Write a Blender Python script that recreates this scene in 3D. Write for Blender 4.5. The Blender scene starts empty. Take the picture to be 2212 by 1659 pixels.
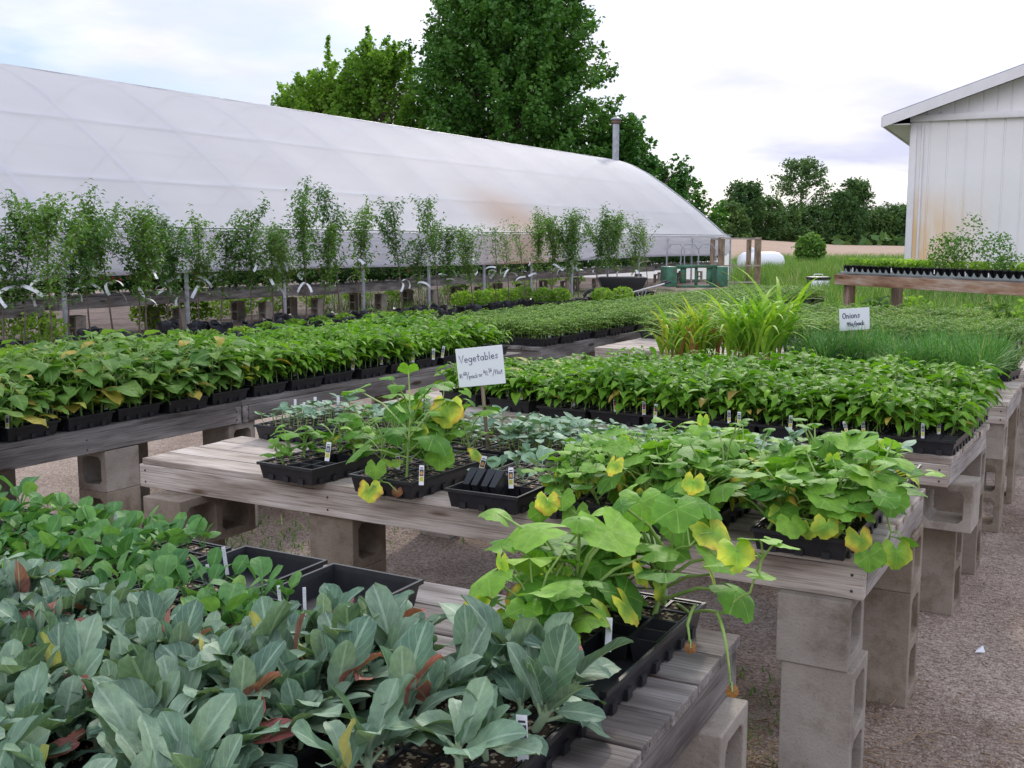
import bpy, math, random
import numpy as np
from mathutils import Vector, Matrix
R = math.radians
scn = bpy.context.scene
COL = scn.collection
# ------------------------------------------------------------------ camera, world, sun, exposure
H = 1.53; PIT = R(7.57); YAW = R(29.6); FPX = 2330.0
cam_d = bpy.data.cameras.new('camera'); cam = bpy.data.objects.new('camera', cam_d); COL.objects.link(cam)
cam.location = (0, 0, H); cam.rotation_euler = (R(90) - PIT, 0, YAW)
cam_d.sensor_width = 36; cam_d.lens = 36 * FPX / 2212.0; cam_d.clip_start = .05; cam_d.clip_end = 3000
scn.camera = cam
SUN_DIR = Vector((-.24, .954, .62)).normalized()          # towards the sun
SUN_EL = math.asin(SUN_DIR.z); SUN_AZ = math.atan2(SUN_DIR.x, SUN_DIR.y)
w = bpy.data.worlds.new('World'); scn.world = w; w.use_nodes = True
nt = w.node_tree; nt.nodes.clear()
def N(nt, t, **k):
    n = nt.nodes.new(t)
    for a, b in k.items(): setattr(n, a, b)
    return n
def L(nt, a, b): nt.links.new(a, b)
def ramp(nt, stops, interp='LINEAR'):
    r = N(nt, 'ShaderNodeValToRGB'); cr = r.color_ramp; cr.interpolation = interp
    cr.elements[0].position = stops[0][0]; cr.elements[1].position = stops[1][0]
    for p, c in stops[2:]: cr.elements.new(p)
    for e, (p, c) in zip(cr.elements, stops): e.position = p; e.color = (*c, 1)
    return r
out = N(nt, 'ShaderNodeOutputWorld')
sky = N(nt, 'ShaderNodeTexSky', sky_type='NISHITA', sun_disc=False); sky.sun_elevation = SUN_EL; sky.sun_rotation = SUN_AZ
sky.air_density = 1.0; sky.dust_density = 1.5
bg1 = N(nt, 'ShaderNodeBackground'); bg1.inputs[1].default_value = .11; L(nt, sky.outputs[0], bg1.inputs[0])
tc = N(nt, 'ShaderNodeTexCoord'); sep = N(nt, 'ShaderNodeSeparateXYZ'); L(nt, tc.outputs['Generated'], sep.inputs[0])
# clouds on a flat layer: direction / (z + k)
zz = N(nt, 'ShaderNodeMath', operation='MAXIMUM'); L(nt, sep.outputs[2], zz.inputs[0]); zz.inputs[1].default_value = 0.0
za = N(nt, 'ShaderNodeMath', operation='ADD'); L(nt, zz.outputs[0], za.inputs[0]); za.inputs[1].default_value = .16
dv = N(nt, 'ShaderNodeVectorMath', operation='DIVIDE'); L(nt, tc.outputs['Generated'], dv.inputs[0])
cmb = N(nt, 'ShaderNodeCombineXYZ'); [L(nt, za.outputs[0], cmb.inputs[i]) for i in range(3)]; L(nt, cmb.outputs[0], dv.inputs[1])
no = N(nt, 'ShaderNodeTexNoise'); no.inputs['Scale'].default_value = .95; no.inputs['Detail'].default_value = 6; no.inputs['Roughness'].default_value = .52
mp = N(nt, 'ShaderNodeMapping'); mp.inputs['Location'].default_value = (3.1, 1.7, 0); mp.inputs['Scale'].default_value = (1, 1, 1)
L(nt, dv.outputs[0], mp.inputs[0]); L(nt, mp.outputs[0], no.inputs['Vector'])
rm = ramp(nt, [(.42, (.05, .05, .05)), (.58, (1, 1, 1))]); L(nt, no.outputs[0], rm.inputs[0])
no2 = N(nt, 'ShaderNodeTexNoise'); no2.inputs['Scale'].default_value = 1.5; no2.inputs['Detail'].default_value = 5
L(nt, mp.outputs[0], no2.inputs['Vector'])
cc = ramp(nt, [(.36, (.68, .70, .88)), (.66, (1.0, .98, 1.01))]); L(nt, no2.outputs[0], cc.inputs[0])
bg2 = N(nt, 'ShaderNodeBackground'); L(nt, cc.outputs[0], bg2.inputs[0])
def MN(op, a_, b_):
    q = N(nt, 'ShaderNodeMath', operation=op)
    for i, v_ in enumerate((a_, b_)):
        if isinstance(v_, (int, float)): q.inputs[i].default_value = v_
        else: L(nt, v_, q.inputs[i])
    return q.outputs[0]
lum = MN('ADD', MN('MULTIPLY', zz.outputs[0], 1.35), .70)          # brighter overhead, with extra brightness added behind the viewer to lift front faces
lum = MN('ADD', lum, MN('MULTIPLY', MN('MAXIMUM', MN('MULTIPLY', sep.outputs[1], -1.0), 0.0), .5)); L(nt, lum, bg2.inputs[1])
bg3 = N(nt, 'ShaderNodeBackground'); bg3.inputs[0].default_value = (.48, .64, .92, 1); bg3.inputs[1].default_value = .78
mxa = N(nt, 'ShaderNodeMixShader'); mxa.inputs[0].default_value = .7; L(nt, bg1.outputs[0], mxa.inputs[1]); L(nt, bg3.outputs[0], mxa.inputs[2])
mx = N(nt, 'ShaderNodeMixShader'); L(nt, rm.outputs[0], mx.inputs[0]); L(nt, mxa.outputs[0], mx.inputs[1]); L(nt, bg2.outputs[0], mx.inputs[2])
L(nt, mx.outputs[0], out.inputs[0])
sd = bpy.data.lights.new('sun', 'SUN'); sd.energy = 1.6; sd.angle = R(6); sd.color = (1, .93, .82)
so = bpy.data.objects.new('sun', sd); COL.objects.link(so); so.rotation_euler = (-SUN_DIR).to_track_quat('-Z', 'Y').to_euler()
vs = scn.view_settings; vs.view_transform = 'Standard'; vs.look = 'None'; vs.exposure = 0.46; vs.gamma = 1
scn.cycles.max_bounces = 8; scn.cycles.transparent_max_bounces = 12
# ------------------------------------------------------------------ helpers
def at(px, py, z):
    """point on the level z seen at pixel (px, py) of a 2212 x 1659 picture"""
    x = (px - 1106) / FPX; y = -(py - 829.5) / FPX
    f = math.cos(PIT) + y * math.sin(PIT); u = y * math.cos(PIT) - math.sin(PIT)
    X = x * math.cos(YAW) - f * math.sin(YAW); Y = x * math.sin(YAW) + f * math.cos(YAW)
    t = (z - H) / u
    return X * t, Y * t
def fwd(px, f):
    """ground position at distance f in the direction of column px"""
    x = (px - 1106) / FPX * f
    return x * math.cos(YAW) - f * math.sin(YAW), x * math.sin(YAW) + f * math.cos(YAW)
class G:
    def __init__(s): s.v = []; s.f = []; s.uv = []; s.t = []; s.n = 0
    def add(s, v, f, uv=None, t=0.0, m=0):
        v = np.asarray(v, float).reshape(-1, 3); k = len(v)
        s.v.append(v); s.uv.append(np.zeros((k, 2)) if uv is None else np.asarray(uv, float))
        s.t.append(np.full(k, t, float) if np.isscalar(t) else np.asarray(t, float))
        f = np.asarray(f, int); s.f.append((f + s.n, m)); s.n += k
    def merge(s, o, M=None):
        v = np.concatenate(o.v)
        if M is not None: v = v @ np.array(M.to_3x3()).T + np.array(M.translation)
        for f, m in o.f: s.f.append((f + s.n, m))
        s.v.append(v); s.uv.append(np.concatenate(o.uv)); s.t.append(np.concatenate(o.t)); s.n += len(v)
    def mesh(s, name, mats, smooth=True):
        me = bpy.data.meshes.new(name)
        v = np.concatenate(s.v); uv = np.concatenate(s.uv); t = np.concatenate(s.t)
        loops = []; starts = []; mi = []; p = 0
        for f, m in s.f:
            k = f.shape[1]; loops.append(f.ravel()); starts.append(p + np.arange(len(f)) * k); p += f.size; mi.append(np.full(len(f), m))
        loops = np.concatenate(loops).astype(np.int32); starts = np.concatenate(starts).astype(np.int32); mi = np.concatenate(mi).astype(np.int32)
        me.vertices.add(len(v)); me.vertices.foreach_set('co', v.astype(np.float32).ravel())
        me.loops.add(len(loops)); me.loops.foreach_set('vertex_index', loops)
        me.polygons.add(len(starts)); me.polygons.foreach_set('loop_start', starts)
        me.polygons.foreach_set('material_index', mi)
        me.update(calc_edges=True)
        ul = me.uv_layers.new(name='UVMap'); ul.data.foreach_set('uv', uv[loops].astype(np.float32).ravel())
        at_ = me.attributes.new('tint', 'FLOAT', 'POINT'); at_.data.foreach_set('value', t.astype(np.float32))
        me.polygons.foreach_set('use_smooth', np.full(len(starts), smooth)); me.validate()
        for m in (mats if isinstance(mats, (list, tuple)) else [mats]): me.materials.append(m)
        return me
    def build(s, name, mats, parent=None, smooth=True, bevel=0):
        return link(name, s.mesh(name, mats, smooth), parent, bevel)
def link(name, data, parent=None, bevel=0, loc=None, rz=0):
    o = bpy.data.objects.new(name, data); COL.objects.link(o)
    if parent is not None: o.parent = parent
    if loc is not None: o.location = loc
    if rz: o.rotation_euler = (0, 0, rz)
    if bevel:
        b = o.modifiers.new('bevel', 'BEVEL'); b.width = bevel; b.segments = 2; b.limit_method = 'ANGLE'
    return o
def tag(o, label=None, cat=None, group=None, kind=None):
    if label: o['label'] = label
    if cat: o['category'] = cat
    if group: o['group'] = group
    if kind: o['kind'] = kind
    return o
def empty(name, loc, rz=0):
    o = link(name, None, None, loc=loc, rz=rz); o.empty_display_size = .1; return o
BF = [(0, 3, 2, 1), (4, 5, 6, 7), (0, 1, 5, 4), (1, 2, 6, 5), (2, 3, 7, 6), (3, 0, 4, 7)]
def box(g, c, s, rz=0, t=0.0, m=0, M=None, taper=1.0):
    x, y, z = s[0] / 2, s[1] / 2, s[2] / 2
    v = np.array([(-x * taper, -y * taper, -z), (x * taper, -y * taper, -z), (x * taper, y * taper, -z), (-x * taper, y * taper, -z), (-x, -y, z), (x, -y, z), (x, y, z), (-x, y, z)])
    if rz: a = np.array([[math.cos(rz), -math.sin(rz), 0], [math.sin(rz), math.cos(rz), 0], [0, 0, 1]]); v = v @ a.T
    v = v + np.array(c)
    if M is not None: v = v @ np.array(M.to_3x3()).T + np.array(M.translation)
    g.add(v, BF, None, t, m)
def tube(g, pts, r, n=6, t=0.0, m=0, cap=False):
    pts = np.asarray(pts, float); k = len(pts)
    r = np.full(k, r) if np.isscalar(r) else np.asarray(r, float)
    d = np.gradient(pts, axis=0); d /= np.linalg.norm(d, axis=1)[:, None] + 1e-9
    ref = np.array([0, 0, 1.0]) if abs(d[:, 2]).mean() < .8 else np.array([1.0, 0, 0])
    a = np.cross(d, ref); a /= np.linalg.norm(a, axis=1)[:, None] + 1e-9; b = np.cross(d, a)
    th = np.arange(n) * 2 * math.pi / n
    v = pts[:, None, :] + r[:, None, None] * (a[:, None, :] * np.cos(th)[None, :, None] + b[:, None, :] * np.sin(th)[None, :, None])
    f = [(i * n + j, i * n + (j + 1) % n, (i + 1) * n + (j + 1) % n, (i + 1) * n + j) for i in range(k - 1) for j in range(n)]
    uv = np.stack([np.tile(np.arange(n) / n, k), np.repeat(np.arange(k) / max(1, k - 1), n)], 1)
    tt = t if np.isscalar(t) else np.repeat(t, n)
    base = g.n; g.add(v.reshape(-1, 3), f, uv, tt, m)
    if cap:
        for e in (0, k - 1):
            g.f.append((np.array([[base + e * n + j for j in range(n)]]), m))
def lathe(g, prof, c=(0, 0, 0), n=20, t=0.0, m=0):
    k = len(prof); th = np.arange(n) * 2 * math.pi / n
    v = np.array([(c[0] + r * math.cos(a), c[1] + r * math.sin(a), c[2] + z) for r, z in prof for a in th])
    f = [(i * n + j, i * n + (j + 1) % n, (i + 1) * n + (j + 1) % n, (i + 1) * n + j) for i in range(k - 1) for j in range(n)]
    g.add(v, f, None, t, m)
# ------------------------------------------------------------------ materials
def mat(name, col=(.5, .5, .5), rough=.6, metal=0, spec=.5):
    m = bpy.data.materials.new(name); m.use_nodes = True
    b = m.node_tree.nodes['Principled BSDF']; b.inputs['Base Color'].default_value = (*col, 1)
    b.inputs['Roughness'].default_value = rough; b.inputs['Metallic'].default_value = metal; b.inputs['Specular IOR Level'].default_value = spec
    return m
def noisy(name, stops, scale=5, rough=.8, bump=.0, bscale=None, detail=6, coord='Object', stretch=(1, 1, 1), spec=.3, dist=0, bdist=.01):
    m = mat(name, stops[0][1], rough, spec=spec); t = m.node_tree; b = t.nodes['Principled BSDF']
    tc = N(t, 'ShaderNodeTexCoord'); mp = N(t, 'ShaderNodeMapping'); mp.inputs['Scale'].default_value = stretch
    at_ = N(t, 'ShaderNodeAttribute', attribute_name='tint'); mul = N(t, 'ShaderNodeVectorMath', operation='MULTIPLY_ADD')
    cb = N(t, 'ShaderNodeCombineXYZ'); [L(t, at_.outputs['Fac'], cb.inputs[i]) for i in range(3)]
    L(t, cb.outputs[0], mul.inputs[0]); mul.inputs[1].default_value = (13, 7, 9); L(t, tc.outputs[coord], mul.inputs[2])
    L(t, mul.outputs[0], mp.inputs[0])
    n = N(t, 'ShaderNodeTexNoise'); n.inputs['Scale'].default_value = scale; n.inputs['Detail'].default_value = detail; n.inputs['Distortion'].default_value = dist
    n.inputs['Roughness'].default_value = .6
    L(t, mp.outputs[0], n.inputs['Vector']); r = ramp(t, stops); L(t, n.outputs[0], r.inputs[0]); L(t, r.outputs[0], b.inputs['Base Color'])
    if bump:
        n2 = N(t, 'ShaderNodeTexNoise'); n2.inputs['Scale'].default_value = bscale or scale * 4; n2.inputs['Detail'].default_value = 4
        L(t, mp.outputs[0], n2.inputs['Vector']); bp = N(t, 'ShaderNodeBump'); bp.inputs['Strength'].default_value = bump; bp.inputs['Distance'].default_value = bdist
        L(t, n2.outputs[0], bp.inputs['Height']); L(t, bp.outputs[0], b.inputs['Normal'])
    return m
def wood(name, dark, mid, light, axis='X'):
    m = mat(name, mid, .85, spec=.2); t = m.node_tree; b = t.nodes['Principled BSDF']
    tc = N(t, 'ShaderNodeTexCoord'); at_ = N(t, 'ShaderNodeAttribute', attribute_name='tint')
    cb = N(t, 'ShaderNodeCombineXYZ'); [L(t, at_.outputs['Fac'], cb.inputs[i]) for i in range(3)]
    mul = N(t, 'ShaderNodeVectorMath', operation='MULTIPLY_ADD'); L(t, cb.outputs[0], mul.inputs[0]); mul.inputs[1].default_value = (17, 5, 3); L(t, tc.outputs['Object'], mul.inputs[2])
    def mpg(s):
        mp = N(t, 'ShaderNodeMapping'); s = {'X': s, 'Y': (s[1], s[0], s[2]), 'Z': (s[1], s[2], s[0])}[axis]
        mp.inputs['Scale'].default_value = s; L(t, mul.outputs[0], mp.inputs[0]); return mp
    def noi(s, sc, d, dist=0):
        n = N(t, 'ShaderNodeTexNoise'); n.inputs['Scale'].default_value = sc; n.inputs['Detail'].default_value = d; n.inputs['Distortion'].default_value = dist
        L(t, mpg(s).outputs[0], n.inputs['Vector']); return n
    broad = noi((1.2, 6, 6), 2.0, 5); r1 = ramp(t, [(.3, dark), (.5, mid), (.72, light)]); L(t, broad.outputs[0], r1.inputs[0])
    fine = noi((2.5, 90, 90), 2.0, 6, .6); r2 = ramp(t, [(.28, (.55, .52, .48)), (.52, (1, 1, 1)), (.75, (1.18, 1.16, 1.14))]); L(t, fine.outputs[0], r2.inputs[0])
    crack = noi((1.1, 34, 34), 1.3, 2, .3); r3 = ramp(t, [(.23, (.2, .17, .15)), (.29, (1, 1, 1))]); L(t, crack.outputs[0], r3.inputs[0])
    vo = N(t, 'ShaderNodeTexVoronoi'); vo.inputs['Scale'].default_value = 1.0; L(t, mpg((1.9, 9, 9)).outputs[0], vo.inputs['Vector'])
    r4 = ramp(t, [(.0, (.3, .2, .15)), (.09, (.4, .3, .24)), (.14, (1, 1, 1))]); L(t, vo.outputs['Distance'], r4.inputs[0])
    def mul_(a, c):
        x = N(t, 'ShaderNodeMix', data_type='RGBA', blend_type='MULTIPLY'); x.inputs[0].default_value = 1; L(t, a, x.inputs[6]); L(t, c, x.inputs[7]); return x.outputs[2]
    c = mul_(mul_(mul_(r1.outputs[0], r2.outputs[0]), r3.outputs[0]), r4.outputs[0]); L(t, c, b.inputs['Base Color'])
    bp = N(t, 'ShaderNodeBump'); bp.inputs['Strength'].default_value = .6; bp.inputs['Distance'].default_value = .004
    mm = N(t, 'ShaderNodeMath', operation='MULTIPLY'); L(t, fine.outputs[0], mm.inputs[0]); L(t, r3.outputs[0], mm.inputs[1]); L(t, mm.outputs[0], bp.inputs['Height']); L(t, bp.outputs[0], b.inputs['Normal'])
    return m
def leaf(name, dark, light, odd=((.42, .44, .07), (.50, .40, .08), (.36, .22, .07)), vein=(.3, .42, .15), polar=False, trans=.3, rough=.58, vs=.5, spec=.2, o0=.86):
    m = mat(name, dark, rough, spec=spec); t = m.node_tree; b = t.nodes['Principled BSDF']
    a = N(t, 'ShaderNodeAttribute', attribute_name='tint')
    oi = N(t, 'ShaderNodeObjectInfo')
    r = ramp(t, [(0, dark), (o0 - .02, light), (o0 + (1 - o0) * .35, odd[0]), (o0 + (1 - o0) * .62, odd[1]), (1, odd[-1])]); L(t, a.outputs['Fac'], r.inputs[0])
    tc = N(t, 'ShaderNodeTexCoord'); n = N(t, 'ShaderNodeTexNoise'); n.inputs['Scale'].default_value = 45; n.inputs['Detail'].default_value = 3
    L(t, tc.outputs['Object'], n.inputs['Vector']); rr = ramp(t, [(.3, (.72, .74, .76)), (.7, (1.2, 1.18, 1.15))]); L(t, n.outputs[0], rr.inputs[0])
    x = N(t, 'ShaderNodeMix', data_type='RGBA', blend_type='MULTIPLY'); x.inputs[0].default_value = 1; L(t, r.outputs[0], x.inputs[6]); L(t, rr.outputs[0], x.inputs[7])
    hs = N(t, 'ShaderNodeHueSaturation'); mr = N(t, 'ShaderNodeMapRange'); L(t, oi.outputs['Random'], mr.inputs[0]); mr.inputs[3].default_value = .82; mr.inputs[4].default_value = 1.18
    L(t, mr.outputs[0], hs.inputs['Value']); L(t, x.outputs[2], hs.inputs['Color'])
    mr2 = N(t, 'ShaderNodeMapRange'); L(t, oi.outputs['Random'], mr2.inputs[0]); mr2.inputs[3].default_value = .51; mr2.inputs[4].default_value = .488; L(t, mr2.outputs[0], hs.inputs['Hue'])
    col = hs.outputs[0]
    # veins from the leaf's own UV
    sp = N(t, 'ShaderNodeSeparateXYZ'); L(t, tc.outputs['UV'], sp.inputs[0])
    def M(op, a_, b_=None):
        q = N(t, 'ShaderNodeMath', operation=op)
        for i, s in enumerate((a_, b_)):
            if s is None: continue
            if isinstance(s, (int, float)): q.inputs[i].default_value = s
            else: L(t, s, q.inputs[i])
        return q.outputs[0]
    if polar:
        ang = M('MULTIPLY', M('SUBTRACT', sp.outputs[0], .5), 2 * math.pi * 3.0)
        s1 = M('ABSOLUTE', M('SINE', ang)); th = M('DIVIDE', .10, M('ADD', sp.outputs[1], .25)); v1 = M('LESS_THAN', s1, th)
        veinf = v1
    else:
        au = M('ABSOLUTE', M('SUBTRACT', sp.outputs[0], .5)); mid = M('LESS_THAN', au, .045)
        q = M('FRACT', M('SUBTRACT', M('MULTIPLY', sp.outputs[1], 7), M('MULTIPLY', au, 4.5))); side = M('LESS_THAN', q, .13)
        veinf = M('MAXIMUM', mid, M('MULTIPLY', side, .45))
    vf = M('MULTIPLY', veinf, vs)
    x2 = N(t, 'ShaderNodeMix', data_type='RGBA'); L(t, vf, x2.inputs[0]); L(t, col, x2.inputs[6]); x2.inputs[7].default_value = (*vein, 1)
    L(t, x2.outputs[2], b.inputs['Base Color'])
    bp = N(t, 'ShaderNodeBump'); bp.inputs['Strength'].default_value = .55; bp.inputs['Distance'].default_value = .0025; nb = N(t, 'ShaderNodeTexNoise'); nb.inputs['Scale'].default_value = 130; nb.inputs['Detail'].default_value = 2; L(t, tc.outputs['Object'], nb.inputs['Vector']); L(t, M('ADD', M('MULTIPLY', vf, -.6), nb.outputs[0]), bp.inputs['Height']); L(t, bp.outputs[0], b.inputs['Normal'])
    tr = N(t, 'ShaderNodeBsdfTranslucent'); g2 = N(t, 'ShaderNodeMix', data_type='RGBA', blend_type='MULTIPLY'); g2.inputs[0].default_value = 1
    L(t, x2.outputs[2], g2.inputs[6]); g2.inputs[7].default_value = (1.5, 1.7, .7, 1); L(t, g2.outputs[2], tr.inputs[0])
    ms = N(t, 'ShaderNodeMixShader'); ms.inputs[0].default_value = trans; o = t.nodes['Material Output']
    L(t, b.outputs[0], ms.inputs[1]); L(t, tr.outputs[0], ms.inputs[2]); L(t, ms.outputs[0], o.inputs[0])
    return m
M_ = {}
M_['pepper'] = leaf('pepper_leaf', (.07, .19, .018), (.19, .38, .032), vein=(.24, .4, .07), vs=.35, trans=.32)
M_['egg'] = leaf('eggplant_leaf', (.075, .185, .03), (.19, .33, .065), vein=(.3, .42, .14), vs=.35)
M_['tomato'] = leaf('tomato_leaf', (.08, .18, .03), (.21, .34, .07), vs=.1, rough=.65, spec=.15)
M_['cauli'] = leaf('cauliflower_leaf', (.10, .185, .12), (.255, .355, .24), odd=((.44, .42, .11), (.42, .14, .11), (.30, .13, .12)), vein=(.42, .54, .40), vs=.45, trans=.12, rough=.55, spec=.25, o0=.9)
M_['round'] = leaf('round_seedling_leaf', (.06, .18, .055), (.16, .33, .09), vein=(.3, .42, .2), vs=.25, trans=.2, odd=((.3, .42, .08), (.4, .2, .06)))
M_['wm'] = leaf('melon_cotyledon', (.13, .24, .145), (.25, .38, .25), vein=(.36, .46, .34), vs=.3, trans=.12, odd=((.4, .32, .2), (.5, .33, .2)), o0=.92)
M_['squash'] = leaf('squash_leaf', (.06, .19, .022), (.20, .40, .05), vein=(.34, .48, .13), polar=True, vs=.45, trans=.25, odd=((.60, .62, .07), (.66, .50, .07), (.25, .115, .05)), o0=.83)
M_['corn'] = leaf('corn_leaf', (.16, .36, .03), (.36, .52, .06), odd=((.68, .52, .12), (.42, .18, .08)), vein=(.4, .52, .2), vs=.2, trans=.3, o0=.88)
M_['onion'] = leaf('onion_leaf', (.06, .19, .04), (.14, .33, .06), odd=((.45, .45, .12), (.5, .4, .2)), vs=0, trans=.15, o0=.92)
M_['sap'] = leaf('sapling_leaf', (.055, .145, .025), (.16, .29, .06), vs=.15, trans=.25)
M_['maple'] = leaf('maple_leaf', (.035, .115, .022), (.10, .23, .04), vs=0, trans=.25, rough=.4)
M_['maple2'] = leaf('young_tree_leaf', (.11, .22, .03), (.28, .42, .08), vs=0, trans=.5)
M_['far'] = leaf('far_tree_leaf', (.05, .12, .04), (.13, .22, .06), vs=0, trans=.2)
M_['grass'] = leaf('grass_blade', (.07, .17, .03), (.19, .32, .07), odd=((.42, .4, .2), (.4, .33, .2)), vs=0, trans=.25, o0=.9)
M_['stem'] = noisy('green_stem', [(.3, (.17, .3, .06)), (.7, (.34, .46, .13))], 30, .5)
M_['cstem'] = noisy('pale_stem', [(.3, (.25, .36, .2)), (.7, (.4, .5, .32))], 30, .5)
M_['bark'] = noisy('bark', [(.3, (.10, .07, .055)), (.7, (.23, .17, .14))], 14, .9, .4, 60)
M_['black'] = noisy('black_plastic', [(.3, (.012, .012, .014)), (.7, (.024, .024, .028))], 20, .38, .1, 200, spec=.5, bdist=.001)
M_['soil'] = None
M_['white'] = mat('white_plastic_card', (.82, .82, .84), .45)
M_['yellow'] = mat('yellow_print', (.72, .66, .08), .5)
M_['darkpic'] = mat('dark_print', (.05, .05, .07), .5)
M_['redpic'] = mat('red_print', (.55, .06, .05), .5)
M_['orangepic'] = mat('orange_print', (.62, .3, .07), .5)
M_['greypic'] = mat('grey_print', (.3, .34, .33), .5)
M_['ink'] = mat('purple_ink', (.06, .035, .13), .6)
M_['rib'] = mat('white_paper_band', (.75, .76, .78), .5)
M_['wx'] = wood('weathered_board_x', (.19, .145, .115), (.43, .37, .315), (.60, .54, .49), 'X')
M_['wy'] = wood('weathered_board_y', (.20, .17, .15), (.34, .305, .28), (.48, .44, .41), 'Y')
M_['wgx'] = wood('grey_board_x', (.09, .075, .068), (.21, .185, .17), (.37, .345, .325), 'X')
M_['wgy'] = wood('grey_board_y', (.085, .072, .066), (.185, .165, .155), (.31, .285, .27), 'Y')
M_['wz'] = wood('stake_wood', (.16, .11, .075), (.30, .22, .16), (.42, .33, .25), 'Z')
M_['wred'] = wood('stained_board', (.18, .09, .05), (.36, .23, .15), (.50, .42, .34), 'X')
M_['conc'] = noisy('concrete_block', [(.25, (.21, .18, .15)), (.5, (.32, .28, .24)), (.75, (.40, .36, .315))], 3.5, .95, .55, 130, detail=9, bdist=.004)
M_['conc2'] = noisy('brown_concrete_block', [(.25, (.18, .135, .10)), (.5, (.27, .22, .17)), (.75, (.34, .29, .24))], 3.0, .95, .55, 130, detail=9, bdist=.004)
M_['steel'] = noisy('galvanised_pipe', [(.3, (.25, .26, .28)), (.7, (.42, .43, .46))], 8, .45, spec=.5)
M_['green'] = noisy('green_paint', [(.36, (.16, .09, .05)), (.45, (.05, .16, .10)), (.7, (.10, .24, .16))], 5, .6)
def stains(m):
    t = m.node_tree; b = t.nodes['Principled BSDF']; old = b.inputs['Base Color'].links[0].from_socket; tc = N(t, 'ShaderNodeTexCoord')
    v = N(t, 'ShaderNodeTexVoronoi'); v.inputs['Scale'].default_value = 85; L(t, tc.outputs['Object'], v.inputs['Vector']); r = ramp(t, [(.06, (.68, .65, .62)), (.22, (1, 1, 1))]); L(t, v.outputs['Distance'], r.inputs[0])
    oi = N(t, 'ShaderNodeObjectInfo'); ad = N(t, 'ShaderNodeVectorMath', operation='ADD'); L(t, tc.outputs['Object'], ad.inputs[0]); cb = N(t, 'ShaderNodeCombineXYZ'); mm = N(t, 'ShaderNodeMath', operation='MULTIPLY'); L(t, oi.outputs['Random'], mm.inputs[0]); mm.inputs[1].default_value = 40; L(t, mm.outputs[0], cb.inputs[0]); L(t, cb.outputs[0], ad.inputs[1])
    n = N(t, 'ShaderNodeTexNoise'); n.inputs['Scale'].default_value = 7; n.inputs['Detail'].default_value = 7; n.inputs['Roughness'].default_value = .7; L(t, ad.outputs[0], n.inputs['Vector']); r2 = ramp(t, [(.32, (.62, .56, .5)), (.5, (1, .99, .98)), (.7, (1.12, 1.12, 1.12))]); L(t, n.outputs[0], r2.inputs[0])
    for q in (r.outputs[0], r2.outputs[0]):
        x = N(t, 'ShaderNodeMix', data_type='RGBA', blend_type='MULTIPLY'); x.inputs[0].default_value = 1; L(t, old, x.inputs[6]); L(t, q, x.inputs[7]); old = x.outputs[2]
    hs = N(t, 'ShaderNodeHueSaturation'); mr = N(t, 'ShaderNodeMapRange'); L(t, oi.outputs['Random'], mr.inputs[0]); mr.inputs[3].default_value = .85; mr.inputs[4].default_value = 1.15; L(t, mr.outputs[0], hs.inputs['Value']); L(t, old, hs.inputs['Color']); L(t, hs.outputs[0], b.inputs['Base Color'])
stains(M_['conc']); stains(M_['conc2'])
M_['dark'] = mat('dark_grey_plastic', (.03, .032, .036), .5)
M_['bag'] = noisy('black_grow_bag', [(.3, (.015, .015, .02)), (.7, (.04, .04, .048))], 9, .42, .6, 14, bdist=.03)
def soilmat():
    m = noisy('potting_soil', [(.3, (.025, .016, .011)), (.7, (.07, .045, .03))], 90, .95, .8, 200, bdist=.004); t = m.node_tree; b = t.nodes['Principled BSDF']
    tc = N(t, 'ShaderNodeTexCoord'); v = N(t, 'ShaderNodeTexVoronoi'); v.inputs['Scale'].default_value = 160; L(t, tc.outputs['Object'], v.inputs['Vector'])
    sp = N(t, 'ShaderNodeSeparateColor'); L(t, v.outputs['Color'], sp.inputs[0]); c = N(t, 'ShaderNodeMath', operation='GREATER_THAN'); L(t, sp.outputs[0], c.inputs[0]); c.inputs[1].default_value = .80
    old = b.inputs['Base Color'].links[0].from_socket; x = N(t, 'ShaderNodeMix', data_type='RGBA'); L(t, c.outputs[0], x.inputs[0]); L(t, old, x.inputs[6]); x.inputs[7].default_value = (.42, .34, .24, 1); L(t, x.outputs[2], b.inputs['Base Color'])
    return m
M_['soil'] = soilmat()
def gravel(name, a, b_, c, sc=70):
    m = mat(name, a, .95, spec=.2); t = m.node_tree; b = t.nodes['Principled BSDF']
    tc = N(t, 'ShaderNodeTexCoord')
    v = N(t, 'ShaderNodeTexVoronoi'); v.inputs['Scale'].default_value = sc; v.inputs['Randomness'].default_value = 1; L(t, tc.outputs['Object'], v.inputs['Vector'])
    sp = N(t, 'ShaderNodeSeparateColor'); L(t, v.outputs['Color'], sp.inputs[0])
    r = ramp(t, [(0, a), (.5, b_), (1, c)]); L(t, sp.outputs[0], r.inputs[0])
    n = N(t, 'ShaderNodeTexNoise'); n.inputs['Scale'].default_value = .9; n.inputs['Detail'].default_value = 8; n.inputs['Roughness'].default_value = .65; L(t, tc.outputs['Object'], n.inputs['Vector'])
    r2 = ramp(t, [(.32, (.52, .45, .40)), (.5, (.95, .93, .92)), (.68, (1.24, 1.22, 1.19))]); L(t, n.outputs[0], r2.inputs[0])
    x = N(t, 'ShaderNodeMix', data_type='RGBA', blend_type='MULTIPLY'); x.inputs[0].default_value = 1; L(t, r.outputs[0], x.inputs[6]); L(t, r2.outputs[0], x.inputs[7]); L(t, x.outputs[2], b.inputs['Base Color'])
    bp = N(t, 'ShaderNodeBump'); bp.inputs['Strength'].default_value = .7; bp.inputs['Distance'].default_value = .008; bp.invert = True
    L(t, v.outputs['Distance'], bp.inputs['Height']); L(t, bp.outputs[0], b.inputs['Normal'])
    return m
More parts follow.
